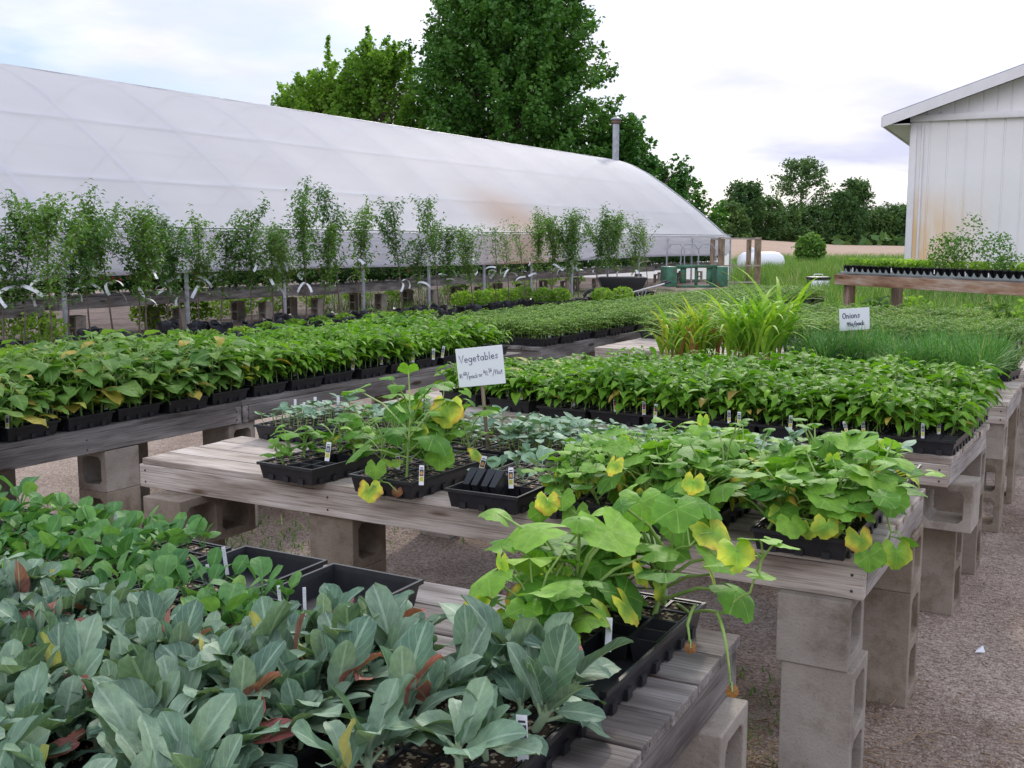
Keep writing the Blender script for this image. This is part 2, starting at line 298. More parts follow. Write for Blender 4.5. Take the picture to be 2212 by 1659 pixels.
M_['gravel'] = gravel('fine_gravel', (.19, .14, .11), (.31, .245, .20), (.42, .35, .295), 105)
M_['stone'] = noisy('pebble', [(.3, (.20, .15, .11)), (.55, (.34, .27, .215)), (.8, (.50, .44, .38))], .6, .9)
M_['straw'] = noisy('dry_straw', [(.3, (.22, .14, .08)), (.7, (.42, .30, .19))], 4, .9)
M_['grassg'] = noisy('grassy_ground', [(.3, (.05, .09, .025)), (.5, (.09, .16, .04)), (.75, (.19, .2, .09))], 1.2, .95, .8, 9, bdist=.1)
M_['field'] = noisy('ploughed_soil', [(.3, (.30, .20, .14)), (.7, (.42, .30, .22))], .25, .95, .6, 3, stretch=(1, 3, 1), bdist=.1)
def barkdark(): pass
exec_order = []
# ------------------------------------------------------------------ leaves and plants
def wf_ovate(t): return np.sin(np.pi * np.clip(t, 0, 1) ** .72) ** .85 * (1 - .25 * t)
def wf_oval(t): return np.sqrt(np.clip(1 - (2 * t - 1) ** 2, 0, 1))
def wf_cauli(t):
    b = np.clip((t - .16) / .84, 0, 1); return .07 + .93 * np.sqrt(np.clip(1 - (2 * b ** 1.25 - 1) ** 2, 0, 1)) * (b > 0)
def wf_blade(t): return np.clip(1.1 - t ** 2.2 * 1.1, 0, 1) * np.clip(.4 + t * 4, 0, 1)
def wf_round(t):
    b = np.clip((t - .45) / .55, 0, 1); return np.where(t < .45, .09, np.sqrt(np.clip(1 - (2 * b - 1) ** 2, 0.0, 1)) + .03)
def strip(g, base, az, L_, W_, wf, a0=.2, a1=-1.0, n=5, m=2, fold=.25, wave=0., serr=0., t=0.2, roll=0., rnd=random, mi=0):
    tt = np.linspace(0, 1, n + 1); an = a0 + a1 * tt; s = L_ / n
    y = np.concatenate([[0], np.cumsum(np.cos(an[:-1]) * s)]); z = np.concatenate([[0], np.cumsum(np.sin(an[:-1]) * s)])
    u = np.linspace(-1, 1, m + 1); hw = W_ / 2 * wf(tt)
    if serr: hw = hw * (1 + serr * np.array([(-1) ** i for i in range(n + 1)]) * (tt > .2))
    ph = rnd.random() * 6.3
    x = u[None, :] * hw[:, None]
    au = np.abs(u)[None, :]; off = fold * au * hw[:, None]
    if wave: off = off + wave * W_ * au ** 1.5 * np.sin(tt[:, None] * 11 + ph + u[None, :] * 1.7)
    ny = -np.sin(an); nz = np.cos(an)
    V = np.stack([x, y[:, None] + off * ny[:, None], z[:, None] + off * nz[:, None]], -1).reshape(-1, 3)
    if roll:
        c, s_ = math.cos(roll), math.sin(roll); V = np.stack([V[:, 0] * c + V[:, 2] * s_, V[:, 1], -V[:, 0] * s_ + V[:, 2] * c], 1)
    c, s_ = math.cos(az), math.sin(az); V = np.stack([V[:, 0] * c - V[:, 1] * s_, V[:, 0] * s_ + V[:, 1] * c, V[:, 2]], 1) + np.array(base)
    k = m + 1; F = [(i * k + j, i * k + j + 1, (i + 1) * k + j + 1, (i + 1) * k + j) for i in range(n) for j in range(m)]
    UV = np.stack([np.tile(u * .5 + .5, n + 1), np.repeat(tt, k)], 1)
    g.add(V, F, UV, t, mi)
def dirv(az, el): return np.array([-math.sin(az) * math.cos(el), math.cos(az) * math.cos(el), math.sin(el)])
def squashleaf(g, base, az, tilt, Rr, t=.2, rnd=random, cup=.25, nth=26, mi=0):
    th = np.linspace(-math.pi, math.pi, nth + 1); rings = [0.0, .38, .72, 1.0]
    rr = Rr * (1 + .07 * np.cos(5 * th)) * (1 - .80 * np.exp(-((math.pi - np.abs(th)) / .30) ** 2)); rr = rr * (1 + .035 * np.array([(-1) ** i for i in range(nth + 1)]))
    ph = rnd.random() * 6.3; wv = rnd.uniform(.06, .17); vs_ = []; uvs = []
    for q in rings:
        r_ = rr * q
        x = np.sin(th) * r_; y = np.cos(th) * r_
        z = -cup * (r_ ** 2) / Rr * 1.0 + wv * r_ * np.sin(2 * th + ph) * q + .18 * np.abs(x) * q
        vs_.append(np.stack([x, y, z], 1)); uvs.append(np.stack([th / (2 * math.pi) + .5, np.full(nth + 1, q)], 1))
    V = np.concatenate(vs_); k = nth + 1
    F = [(i * k + j, i * k + j + 1, (i + 1) * k + j + 1, (i + 1) * k + j) for i in range(3) for j in range(nth)]
    c, s = math.cos(tilt), math.sin(tilt); V = np.stack([V[:, 0], V[:, 1] * c - V[:, 2] * s, V[:, 1] * s + V[:, 2] * c], 1)
    c, s = math.cos(az), math.sin(az); V = np.stack([V[:, 0] * c - V[:, 1] * s, V[:, 0] * s + V[:, 1] * c, V[:, 2]], 1) + np.array(base)
    tt = np.full(len(V), t)
    if t > .85: tt = .80 + (t - .80) * np.concatenate([q ** 1.3 * (.75 + .35 * np.sin(2.2 * th + ph)) for q in rings]); tt = np.clip(tt, 0, 1)
    if t >= .99: tt = np.full(len(V), t)
    g.add(V, F, np.concatenate(uvs), tt, mi)
GA = 2.399
def tnt(r, odd=.04):
    return r.uniform(.86, 1) if r.random() < odd else r.uniform(0, .8)
def p_pepper(r, h=.17, hi=1, odd=.01):
    g = G(); lean = (r.uniform(-.02, .02), r.uniform(-.02, .02))
    tube(g, [(0, 0, 0), (lean[0] * .4, lean[1] * .4, h * .5), (lean[0], lean[1], h)], [.0028, .0024, .0016], 5, m=1)
    n = 19; az = r.random() * 6
    for i in range(n):
        q = .22 + .78 * i / (n - 1); az += GA; pl = r.uniform(.018, .04) * (1.15 - .5 * q)
        b = np.array([lean[0] * q, lean[1] * q, h * q]); d = dirv(az, r.uniform(.3, .9)); e = b + d * pl
        tube(g, [b, e], [.0012, .001], 3, m=1)
        Lf = r.uniform(.058, .088) * (.75 + .5 * math.sin(math.pi * min(1, q * .95)))
        if i >= n - 3: Lf *= .6
        strip(g, e, az, Lf, Lf * r.uniform(.46, .56), wf_ovate, r.uniform(-.1, .5), r.uniform(-1.7, -.6), 5 if hi else 3, 2, r.uniform(.15, .5), 0, 0, tnt(r, odd), r.uniform(-.3, .3), r)
    return g
def p_egg(r, h=.16):
    g = G(); tube(g, [(0, 0, 0), (r.uniform(-.01, .01), 0, h)], [.004, .003], 5, m=1); n = 10; az = r.random() * 6
    for i in range(n):
        q = .1 + .9 * i / (n - 1); az += GA; b = np.array([0, 0, h * q]); e = b + dirv(az, .75) * r.uniform(.03, .055)
        tube(g, [b, e], [.0018, .0014], 3, m=1); Lf = r.uniform(.085, .125) * (1 if q < .85 else .6)
        strip(g, e, az, Lf, Lf * r.uniform(.62, .75), wf_ovate, r.uniform(-.2, .4), r.uniform(-1.3, -.5), 6, 4, r.uniform(-.1, .25), .06, .04, tnt(r, .22 if q < .35 else .01), r.uniform(-.3, .3), r)
    return g
def p_tom(r, h=.13):
    g = G(); tube(g, [(0, 0, 0), (r.uniform(-.02, .02), r.uniform(-.02, .02), h)], [.0028, .002], 4, m=1); az = r.random() * 6
    for i in range(8):
        q = .3 + .7 * i / 7; az += GA; b = np.array([0, 0, h * q]); el = r.uniform(.1, .8); ln = r.uniform(.06, .10)
        pts = [b, b + dirv(az, el) * ln * .5, b + dirv(az, el - .3) * ln]; tube(g, pts, .0009, 3, m=1)
        for j in range(7):
            u = .25 + .75 * (j // 2) / 3; p = b + (pts[2] - b) * u + (0, 0, .004); a2 = az + (0 if j == 6 else (1.1 if j % 2 else -1.1))
            Lf = r.uniform(.022, .036); strip(g, p, a2, Lf, Lf * .6, wf_ovate, r.uniform(-.2, .5), -1.0, 3, 2, .3, 0, 0, tnt(r, .01), r.uniform(-.4, .4), r)
    return g
def p_cauli(r, s=1.0, odd=0, special=None):
    g = G(); h = r.uniform(.025, .045) * s; tube(g, [(0, 0, 0), (0, 0, h)], [.006, .005], 6, m=1); n = r.randint(6, 8); az = r.random() * 6
    for i in range(n):
        az += GA; Lf = r.uniform(.085, .135) * s * (1 if i < n - 2 else .6); W_ = Lf * r.uniform(.31, .42)
        a0 = (r.uniform(.75, 1.5) if i > 1 else r.uniform(.3, 1.0)) + .1 * i / n; a1 = r.uniform(-1.3, -.1)
        if special is not None and i == 3 + n % 3: Lf *= .88; W_ *= .85
        tt = r.uniform(0, .86) ** 1.1 if special is None or i != 3 + n % 3 else special
        strip(g, (0, 0, h * (.4 + .6 * i / n)), az, Lf, W_, wf_cauli, a0, a1, 14, 4, r.uniform(.1, .5), r.uniform(.04, .11), .03, tt, r.uniform(-.35, .35), r)
        bz = h * (.4 + .6 * i / n); tube(g, [np.array((0, 0, bz)), np.array((0, 0, bz)) + dirv(az, a0) * Lf * .22], [.0032, .0022], 4, m=1)
    return g
def p_round(r, s=1.0):
    g = G(); n = r.randint(4, 6); az = r.random() * 6
    for i in range(n):
        az += GA if i > 1 else math.pi; Lf = r.uniform(.07, .10) * s
        strip(g, (0, 0, .012), az, Lf, Lf * r.uniform(.40, .48), wf_round, r.uniform(.9, 1.45), r.uniform(-1.2, -.2), 9, 4, r.uniform(.05, .3), .03, 0, tnt(r, .02), r.uniform(-.4, .4), r)
    return g
def p_wm(r, s=1.0):
    g = G(); h = r.uniform(.03, .055) * s; l = (r.uniform(-.012, .012), r.uniform(-.012, .012)); tube(g, [(0, 0, 0), (l[0], l[1], h)], .0018, 4, m=1); az = r.random() * 6
    for i in range(2 + (r.random() < .7) + (r.random() < .4)):
        Lf = r.uniform(.030, .046) * s; strip(g, (l[0], l[1], h), az, Lf, Lf * .6, wf_oval, r.uniform(-.1, .6), r.uniform(-.8, 0), 5, 4, r.uniform(-.1, .3), .03, 0, tnt(r, .03), r.uniform(-.3, .3), r)
        az += math.pi + r.uniform(-.4, .4) if i != 1 else 1.4
    return g
def p_squash(r, h=.14, n=7, Rl=(.035, .055), spread=1.0, odd=.14, lean=(0, 0)):
    g = G(); top = np.array([lean[0] + r.uniform(-.03, .03) * spread, lean[1] + r.uniform(-.03, .03) * spread, h * .55])
    tube(g, [(0, 0, 0), top * .55 + (0, 0, .01), top], [.0042, .004, .003], 6, m=1); az = r.random() * 6
    for i in range(n):
        q = i / max(1, n - 1); az += GA + r.uniform(-.4, .4); b = top * (.25 + .75 * q); el = r.uniform(.45, 1.25) if q > .25 else r.uniform(.1, .7)
        ln = r.uniform(.5, 1.0) * h * .75 * spread; e1 = b + dirv(az, el + .15) * ln * .55; e = b + dirv(az, el) * ln
        tube(g, [b, e1, e], [.0028, .0024, .0018], 5, m=1)
        R_ = r.uniform(*Rl) * (1 if q < .8 else .6); t = r.uniform(.87, 1.0) if r.random() < odd * (2 if q < .3 else .4) else r.uniform(0, .83)
        squashleaf(g, e, az, r.uniform(-.75, .25) if t < .86 else r.uniform(-1.5, -.7), R_, t, r, r.uniform(.1, .5))
    return g
def p_corn(r, h=.42):
    g = G(); az = r.random() * 6
    tube(g, [(0, 0, 0), (0, 0, h * .16), (0, 0, h * .34)], [.0034, .003, .002], 5, t=.5, m=2)
    for i in range(4):
        az += math.pi + r.uniform(-.7, .7); Lf = h * r.uniform(.6, .95); z = h * (.12 + .07 * i)
        strip(g, (0, 0, z), az, Lf, r.uniform(.020, .032), wf_blade, r.uniform(1.25, 1.5), r.uniform(-2.4, -.7), 10, 2, .25, 0, 0, r.uniform(.87, 1) if r.random() < .13 else r.uniform(0, .82), 0, r)
    return g
def p_onion(r, h=.30, n=50):
    g = G()
    for i in range(n):
        az = r.random() * 6.28; Lf = h * r.uniform(.6, 1.1)
        strip(g, (r.uniform(-.02, .02), r.uniform(-.02, .02), 0), az, Lf, .0042, wf_blade, r.uniform(1.05, 1.55), r.uniform(-1.9, -.3), 6, 1, 0, 0, 0, tnt(r, .06), 0, r)
    return g
PK = {'pepper': (p_pepper, 'pepper', 'stem'), 'pepper_small': (lambda r: p_pepper(r, .11), 'pepper', 'stem'), 'eggplant': (p_egg, 'egg', 'stem'), 'tomato': (p_tom, 'tomato', 'stem'),
      'cauliflower': (p_cauli, 'cauli', 'cstem'), 'cabbage': (p_round, 'round', 'stem'), 'watermelon': (p_wm, 'wm', 'stem'), 'pumpkin': (lambda r: p_round(r, .9), 'wm', 'stem'),
      'melon': (lambda r: p_squash(r, .10, 6, (.022, .034), .8, .02), 'squash', 'stem'), 'squash': (lambda r: p_squash(r, .135, 11, (.028, .050), 1.5, .15), 'squash', 'stem'),
      'tall_squash': (lambda r: p_squash(r, .30, 10, (.036, .056), .85, .07), 'squash', 'stem'), 'corn': (p_corn, 'corn', 'stem'), 'onion': (p_onion, 'onion', 'stem'), 'tall_corn': (lambda r: p_corn(r, .56), 'corn', 'stem')}
M_['cornstem'] = noisy('red_corn_stalk', [(.3, (.30, .10, .09)), (.7, (.42, .26, .12))], 12, .6)
PM = {}
def plants(kind, nvar=7):
    if kind == 'cauliflower': nvar = 26
    if kind not in PM:
        fn, lm, sm = PK[kind]; PM[kind] = []
        for i in range(nvar):
            r = random.Random(hash_(kind) + i); g = fn(r) if kind != 'cauliflower' else p_cauli(r, 1.0, 0, {3: .966, 7: .962, 9: .934, 12: .968, 14: .972, 18: .964, 20: .985, 23: .966}.get(i)); PM[kind].append((g, g.mesh(kind.replace('tall_', '').replace('_small', '') + '_plant', [M_[lm], M_[sm], M_['cornstem']])))
    return PM[kind]
def hash_(s): return sum((i + 1) * ord(c) for i, c in enumerate(s))
# ------------------------------------------------------------------ flats (open trays with cell packs)
TW, TL, TH = .262, .53, .062
def tray_mesh():
    g = G(); w2, l2 = TW / 2, TL / 2
    def ring(x, y, z): return [(-x, -y, z), (x, -y, z), (x, y, z), (-x, y, z)]
    rings = [ring(w2 - .016, l2 - .016, .002), ring(w2 - .007, l2 - .007, TH - .010), ring(w2, l2, TH - .010), ring(w2, l2, TH), ring(w2 - .007, l2 - .007, TH), ring(w2 - .010, l2 - .010, TH - .012), ring(w2 - .019, l2 - .019, .006)]
    V = [p for q in rings for p in q]; F = []
    for i in range(len(rings) - 1):
        for j in range(4): F.append((i * 4 + j, i * 4 + (j + 1) % 4, (i + 1) * 4 + (j + 1) % 4, (i + 1) * 4 + j))
    k = (len(rings) - 1) * 4; F.append((k, k + 1, k + 2, k + 3)); F.append((3, 2, 1, 0)); g.add(V, F)
    for i in range(-3, 4):
        for s in (-1, 1): box(g, (s * (w2 - .011), i * .07, .012), (.008, .022, .02))
    for i in range(-1, 2):
        for s in (-1, 1): box(g, (i * .07, s * (l2 - .011), .012), (.022, .008, .02))
    return g.mesh('tray', M_['black'], smooth=False)
TRAY = tray_mesh()
PW, PLn, PHt = .1195, .1245, .056
def pack_mesh(soil=True):
    g = G(); cw, cl = PW / 2, PLn / 2
    for sx in (-1, 1):
        for sy in (-1, 1):
            cx, cy = sx * cw / 2, sy * cl / 2; a, b = cw / 2 - .0004, cl / 2 - .0004; t = .0025
            def ring(x, y, z): return [(cx - x, cy - y, z), (cx + x, cy - y, z), (cx + x, cy + y, z), (cx - x, cy + y, z)]
            rs = [ring(a * .72, b * .72, 0), ring(a, b, PHt), ring(a - t, b - t, PHt), ring(a - t - .0005, b - t - .0005, PHt - .007)]
            if not soil: rs.append(ring(a * .68, b * .68, .003))
            V = [p for q in rs for p in q]; F = []
            for i in range(len(rs) - 1):
                for j in range(4): F.append((i * 4 + j, i * 4 + (j + 1) % 4, (i + 1) * 4 + (j + 1) % 4, (i + 1) * 4 + j))
            if not soil: k = (len(rs) - 1) * 4; F.append((k, k + 1, k + 2, k + 3))
            F.append((3, 2, 1, 0)); g.add(V, F)
            if soil: g.add([(p[0], p[1], PHt - .0068 + .001 * i) for i, p in enumerate(rs[3])], [(0, 1, 2, 3)], m=1)
    return g.mesh('cell_pack', [M_['black'], M_['soil']], smooth=False)
PACK = pack_mesh(); PACKE = pack_mesh(False)
rnd = random.Random(4)
def flat(kind, x, y, z, rz, label, group=None, per=(2, 2), skip=(), empty_packs=(), far=False, drop=0.0, sc=1.0, yrange=None):
    """a tray of eight packs; each pack holds its own plants"""
    r = random.Random(int(x * 1000) * 7 + int(y * 1000) + 99999)
    root = tag(empty('seedling_tray', (x, y, z), rz), label, 'seedling tray', group or 'trays of seedlings')
    link('tray', TRAY, root)
    if kind is None: return root
    pl = plants(kind); hv = r.uniform(.9, 1.1)
    if far:
        key = ('far', kind, r.randint(0, 2))
        if key not in PM:
            g = G(); rr = random.Random(hash_(kind) + key[2] * 31)
            for i in range(4):
                for j in range(8):
                    s = rr.uniform(.85, 1.15); g.merge(pl[rr.randrange(len(pl))][0], Matrix.Translation((-.09 + i * .06 + rr.uniform(-.01, .01), -.225 + j * .0643 + rr.uniform(-.01, .01), .05)) @ Matrix.Rotation(rr.random() * 6.3, 4, 'Z') @ Matrix.Scale(s, 4))
            PM[key] = g.mesh('plants', [M_[PK[kind][1]], M_[PK[kind][2]], M_['cornstem']])
            s = G(); s.add([(-.12, -.255, .05), (.12, -.255, .05), (.12, .255, .05), (-.12, .255, .05)], [(0, 1, 2, 3)]); PM['farsoil'] = s.mesh('soil', M_['soil'])
        link('plants', PM[key], root); link('soil', PM['farsoil'], root); return root
    nm = kind.replace('tall_', '').replace('_small', '') + '_plant'
    for k in range(8):
        if k in skip: continue
        px, py = (-1 if k % 2 == 0 else 1) * .0605, (-1.5 + k // 2) * .1262
        pk = link('cell_pack', PACKE if k in empty_packs else PACK, root, loc=(px, py, .004))
        if k in empty_packs: continue
        for i in range(per[0]):
            for j in range(per[1]):
                if r.random() < drop: continue
                ox = (i + .5 - per[0] / 2) * PW / per[0]; oy = (j + .5 - per[1] / 2) * PLn / per[1]
                o = link(nm, pl[r.randrange(len(pl))][1], pk, loc=(ox + r.uniform(-.008, .008), oy + r.uniform(-.008, .008), PHt - .006), rz=r.random() * 6.3)
                q_ = sc * hv * r.uniform(.72, 1.2); o.scale = (q_, q_, q_ * r.uniform(.85, 1.12)); o.rotation_euler[0] = r.uniform(-.12, .12); o.rotation_euler[1] = r.uniform(-.12, .12)
    return root
# ------------------------------------------------------------------ tables and concrete blocks
ZT = .70
PMN = {}
def block_geo(half):
    g = G(); Ln = .193 if half else .391; D = .192; Hh = .192; sh = .032
    n = 1 if half else 2; wb = .034
    out = [(-Ln / 2, -D / 2), (Ln / 2, -D / 2), (Ln / 2, D / 2), (-Ln / 2, D / 2)]
    cw = (Ln - wb * (n + 1)) / n; cells = []
    for i in range(n):
        x0 = -Ln / 2 + wb + i * (cw + wb); x1 = x0 + cw; y0, y1 = -D / 2 + sh, D / 2 - sh; c = .018
        cells.append([(x0 + c, y0), (x1 - c, y0), (x1, y0 + c), (x1, y1 - c), (x1 - c, y1), (x0 + c, y1), (x0, y1 - c), (x0, y0 + c)])
    import bmesh
    bm = bmesh.new()
    def loop(pts, z): return [bm.verts.new((x, y, z)) for x, y in pts]
    for z, up in ((-Hh / 2, -1), (Hh / 2, 1)):
        es = []
        for pts in [out] + cells:
            l = loop(pts, z); es += [bm.edges.new((l[i], l[(i + 1) % len(l)])) for i in range(len(l))]
        bmesh.ops.triangle_fill(bm, edges=es, use_beauty=True, normal=(0, 0, up))
    me = bpy.data.meshes.new('t'); bm.to_mesh(me)
    V = np.array([v.co[:] for v in me.vertices]); T = [tuple(p.vertices) for p in me.polygons if len(p.vertices) == 3]; bpy.data.meshes.remove(me); bm.free()
    g.add(V, T); nb = len(V) // 2; F = []
    k = 0
    for pts in [out] + cells:
        l = len(pts)
        for i in range(l): a, b = k + i, k + (i + 1) % l; F.append((a, b, nb + b, nb + a) if k == 0 else (b, a, nb + a, nb + b))
        k += l
    g.f.append((np.array(F), 0))
    return g
BLK = {}
for hf in (0, 1):
    for mm in ('conc', 'conc2'): BLK[(hf, mm)] = block_geo(hf).mesh('concrete_block', M_[mm], smooth=False)
def blk(x, y, z, label, half=0, pose='up_y', mm='conc', rz=0, group='concrete blocks holding up the tables'):
    """pose up_y: long side upright, cores open towards +-y; up_x: towards +-x; flat_z: lying, cores up; side_y / side_x: on its side"""
    o = link('concrete_block', BLK[(half, mm)]); tag(o, label, 'concrete block', group)
    E_ = {'up_y': (R(90), R(90), 0), 'up_x': (0, R(90), 0), 'lie_y': (R(90), 0, 0), 'lie_x': (R(90), 0, R(90)), 'flat': (0, 0, 0), 'flat_y': (0, 0, R(90))}[pose]
    if pose == 'up_y': m = Matrix.Rotation(R(90), 4, 'Y') @ Matrix.Rotation(R(90), 4, 'X')
    elif pose == 'up_x': m = Matrix.Rotation(R(90), 4, 'Y')
    elif pose == 'lie_y': m = Matrix.Rotation(R(90), 4, 'X')
    elif pose == 'lie_x': m = Matrix.Rotation(R(90), 4, 'Z') @ Matrix.Rotation(R(90), 4, 'X')
    elif pose == 'flat_y': m = Matrix.Rotation(R(90), 4, 'Z')
    else: m = Matrix.Identity(4)
    hh = .1957 if pose.startswith('up') and not half else .0962
    o.matrix_world = Matrix.Translation((x, y, z + hh)) @ Matrix.Rotation(rz, 4, 'Z') @ m
    b = o.modifiers.new('bevel', 'BEVEL'); b.width = .0035; b.segments = 2; b.limit_method = 'ANGLE'; return o
def table(x0, x1, y0, y1, rz, label, along='x', warm=True, ragged=0.0, seed=1, zt=ZT, fr=.089, name='plank_table', cat='table', group='board tables standing on concrete blocks', pw=.138, nails=True):
    """deck of planks on a frame of boards; origin at the centre"""
    r = random.Random(seed); root = tag(empty(name, ((x0 + x1) / 2, (y0 + y1) / 2, 0), rz), label, cat, group)
    LX, LY = x1 - x0, y1 - y0; wx, wy = (M_['wx'], M_['wy']) if warm else (M_['wgx'], M_['wgy'])
    g = G(); th = .024
    if along == 'x':
        n = max(1, round(LY / (pw + .008))); p = LY / n
        for i in range(n):
            e = r.uniform(-ragged, ragged * .2); ln = LX - abs(e) + .012; cx = (abs(e)) / 2
            box(g, (cx + r.uniform(-.003, .003), -LY / 2 + (i + .5) * p, zt - th / 2 + r.uniform(-.002, .001)), (ln, p - r.uniform(.006, .012), th), t=r.random())
    else:
        n = max(1, round(LX / (pw + .008))); p = LX / n
        for i in range(n): box(g, (-LX / 2 + (i + .5) * p, r.uniform(-.004, .004), zt - th / 2 + r.uniform(-.002, .001)), (p - r.uniform(.006, .012), LY + .012, th), t=r.random())
    g.build('deck', wx if along == 'x' else wy, root, False, .0025)
    zb = zt - th - fr / 2 - .002; bt = .038
    for s in (-1, 1):
        g = G(); box(g, (0, s * (LY / 2 - bt / 2), zb), (LX - .004, bt, fr), t=r.random()); g.build('frame_board', wx, root, False, .003)
        g = G(); box(g, (s * (LX / 2 - bt / 2 + .0), 0, zb + .0015), (bt, LY - 2 * bt - .004, fr - .002), t=r.random()); g.build('frame_board', wy, root, False, .003)
    for k in range(1, 4):
        g = G()
        if along == 'x': box(g, (-LX / 2 + k * LX / 4, 0, zb), (bt, LY - 2 * bt - .006, fr - .004), t=r.random())
        else: box(g, (0, -LY / 2 + k * LY / 4, zb), (LX - 2 * bt - .006, bt, fr - .004), t=r.random())
        g.build('joist', wy if along == 'x' else wx, root, False, .003)
    g = G(); lathe(g, [(0, -.0015), (.0042, -.0015), (.0042, 0), (.0001, 0)], (0, 0, 0), 8)
    me = PMN.get('nail') or PMN.setdefault('nail', g.mesh('nail', M_['dark']))
    if nails:
        for dz in (-.022, .022):
            for k in (-.488, -.16, .17, .488):
                if along == 'x': o = link('nail', me, root, loc=(k * LX, -LY / 2 - .0012, zb + dz)); o.rotation_euler = (R(90), 0, 0)
                else: o = link('nail', me, root, loc=(LX / 2 + .0012, k * LY, zb + dz)); o.rotation_euler = (0, R(90), 0)
    return root
ZB = ZT - .024 - .089 - .003       # top of the blocks
# ------------------------------------------------------------------ the setting: ground, field, grass
g = G(); n = 40; rs = [0, 3, 8, 20, 60, 200, 900]
V = [(0, 0, 0)]; F = []
for r_ in rs[1:]: V += [(r_ * math.cos(a), r_ * math.sin(a), 0) for a in np.arange(n) * 2 * math.pi / n]
g.add(V, [(0, 1 + i, 1 + (i + 1) % n) for i in range(n)]); F = [(1 + k * n + i, 1 + k * n + n + i, 1 + k * n + n + (i + 1) % n, 1 + k * n + (i + 1) % n) for k in range(5) for i in range(n)]
g.f.append((np.array(F), 0)); tag(g.build('ground', M_['gravel']), kind='structure')
def sheet(name, pts, z, m, sub=None):
    g = G(); g.add([(x, y, z if np.isscalar(z) else z(x, y)) for x, y in pts], [tuple(range(len(pts)))]); return tag(g.build(name, m), kind='structure')
ga = fwd(1560, 36); gb = fwd(2500, 22); gc = fwd(3600, 95); gd = fwd(-2500, 95); ge = fwd(-900, 52)
sheet('grass_ground', [fwd(1500, 46), fwd(1600, 33), fwd(1760, 17), fwd(1900, 13.2), fwd(2600, 10.6), gc, gd, ge], .004, M_['grassg'])
# ploughed field, gently rising
g = G(); nx, ny = 40, 12; V = []
for j in range(ny + 1):
    for i in range(nx + 1):
        px = -3000 + 8000 * i / nx; f = 92 + 128 * j / ny; X, Y = fwd(px, f); V.append((X, Y, .008 + max(0, 1.9 * math.sin(min(1, j / ny * 1.15) * math.pi / 2) * (1 - .75 * min(1, max(0, (px - 1600) / 260)))) * (j > 0)))
g.add(V, [(j * (nx + 1) + i, j * (nx + 1) + i + 1, (j + 1) * (nx + 1) + i + 1, (j + 1) * (nx + 1) + i) for j in range(ny) for i in range(nx)])
tag(g.build('ploughed_field', M_['field']), kind='structure')
def scatter(g, C, size, rs, up=0.3, t=None, elong=1.7, m=0, bend=.25):
    """many small pointed leaves at the points C"""
    n_ = len(C); q = rs.normal(size=(n_, 3)); q[:, 2] *= .7; q /= np.linalg.norm(q, axis=1)[:, None]
    nn = rs.normal(size=(n_, 3)); nn[:, 2] = np.abs(nn[:, 2]) + up; p = np.cross(q, nn); p /= np.linalg.norm(p, axis=1)[:, None] + 1e-9; nn = np.cross(p, q)
    s = size * rs.uniform(.6, 1.3, n_) if np.isscalar(size) else size * rs.uniform(.7, 1.2, n_)
    s = s[:, None]; a = C - q * s * elong * .5; b = C + p * s * .5 + nn * s * bend * .5; c = C + q * s * elong * .5; d = C - p * s * .5 + nn * s * bend * .5
    V = np.stack([a, b, c, d], 1).reshape(-1, 3); k = np.arange(n_) * 4; t = rs.uniform(0, .82, n_) if t is None else t
    g.add(V, np.concatenate([np.stack([k, k + 1, k + 2], 1), np.stack([k, k + 2, k + 3], 1)]), np.tile([[0, 0], [0, .5], [1, 1], [.9, .5]], (n_, 1)), np.repeat(t, 4), m)
def grass(name, pts, h, seed, wdt=.006, lean=.35, m=M_['grass'], z=0, label=None):
    rs = np.random.RandomState(seed); n_ = len(pts); pts = np.asarray(pts, float); hh = h * rs.uniform(.5, 1.2, n_); az = rs.uniform(0, 6.28, n_); ln = hh * lean * rs.uniform(.2, 1.6, n_)
    d = np.stack([np.cos(az), np.sin(az)], 1); pr = np.stack([-d[:, 1], d[:, 0]], 1) * (wdt * rs.uniform(.6, 1.4, n_))[:, None]
    V = np.zeros((n_, 5, 3)); V[:, 0, :2] = pts - pr; V[:, 1, :2] = pts + pr; V[:, :2, 2] = z
    V[:, 2, :2] = pts + d * (ln * .3)[:, None] + pr * .8; V[:, 3, :2] = pts + d * (ln * .3)[:, None] - pr * .8; V[:, 2:4, 2] = z + (hh * .6)[:, None]
    V[:, 4, :2] = pts + d * ln[:, None]; V[:, 4, 2] = z + hh; k = np.arange(n_) * 5
    g = G(); g.add(V.reshape(-1, 3), np.stack([k, k + 1, k + 2, k + 3], 1), np.tile([[0, 0], [1, 0], [1, .6], [0, .6], [.5, 1]], (n_, 1)), np.repeat(rs.choice([1, 0], n_, p=[.12, .88]) * rs.uniform(.88, 1, n_) + 0, 5) * 1.0 + np.repeat(rs.uniform(0, .8, n_), 5) * 0)
    g.t[-1] = np.where(g.t[-1] > 0, g.t[-1], np.repeat(rs.uniform(0, .8, n_), 5)); g.f.append((np.stack([k + 3, k + 2, k + 4], 1), 0))
    return tag(g.build(name, m), label, 'grass', kind='stuff')
rs = np.random.RandomState(5)
def polar_pts(n, px0, px1, f0, f1, pw=1.0):
    px = rs.uniform(px0, px1, n); f = f0 * (f1 / f0) ** (rs.uniform(0, 1, n) ** pw); return np.array([fwd(a, b) for a, b in zip(px, f)])
def fade_pts(n, cx, sx, f0, f1):
    px = rs.normal(cx, sx, n); f = f0 * (f1 / f0) ** rs.uniform(0, 1, n); return np.array([fwd(a, b) for a, b in zip(px, f)])
TG = np.concatenate([fade_pts(26000, 1860, 130, 22, 92), polar_pts(12000, 1690, 2300, 13.2, 26), fade_pts(7000, 1640, 60, 34, 92)])
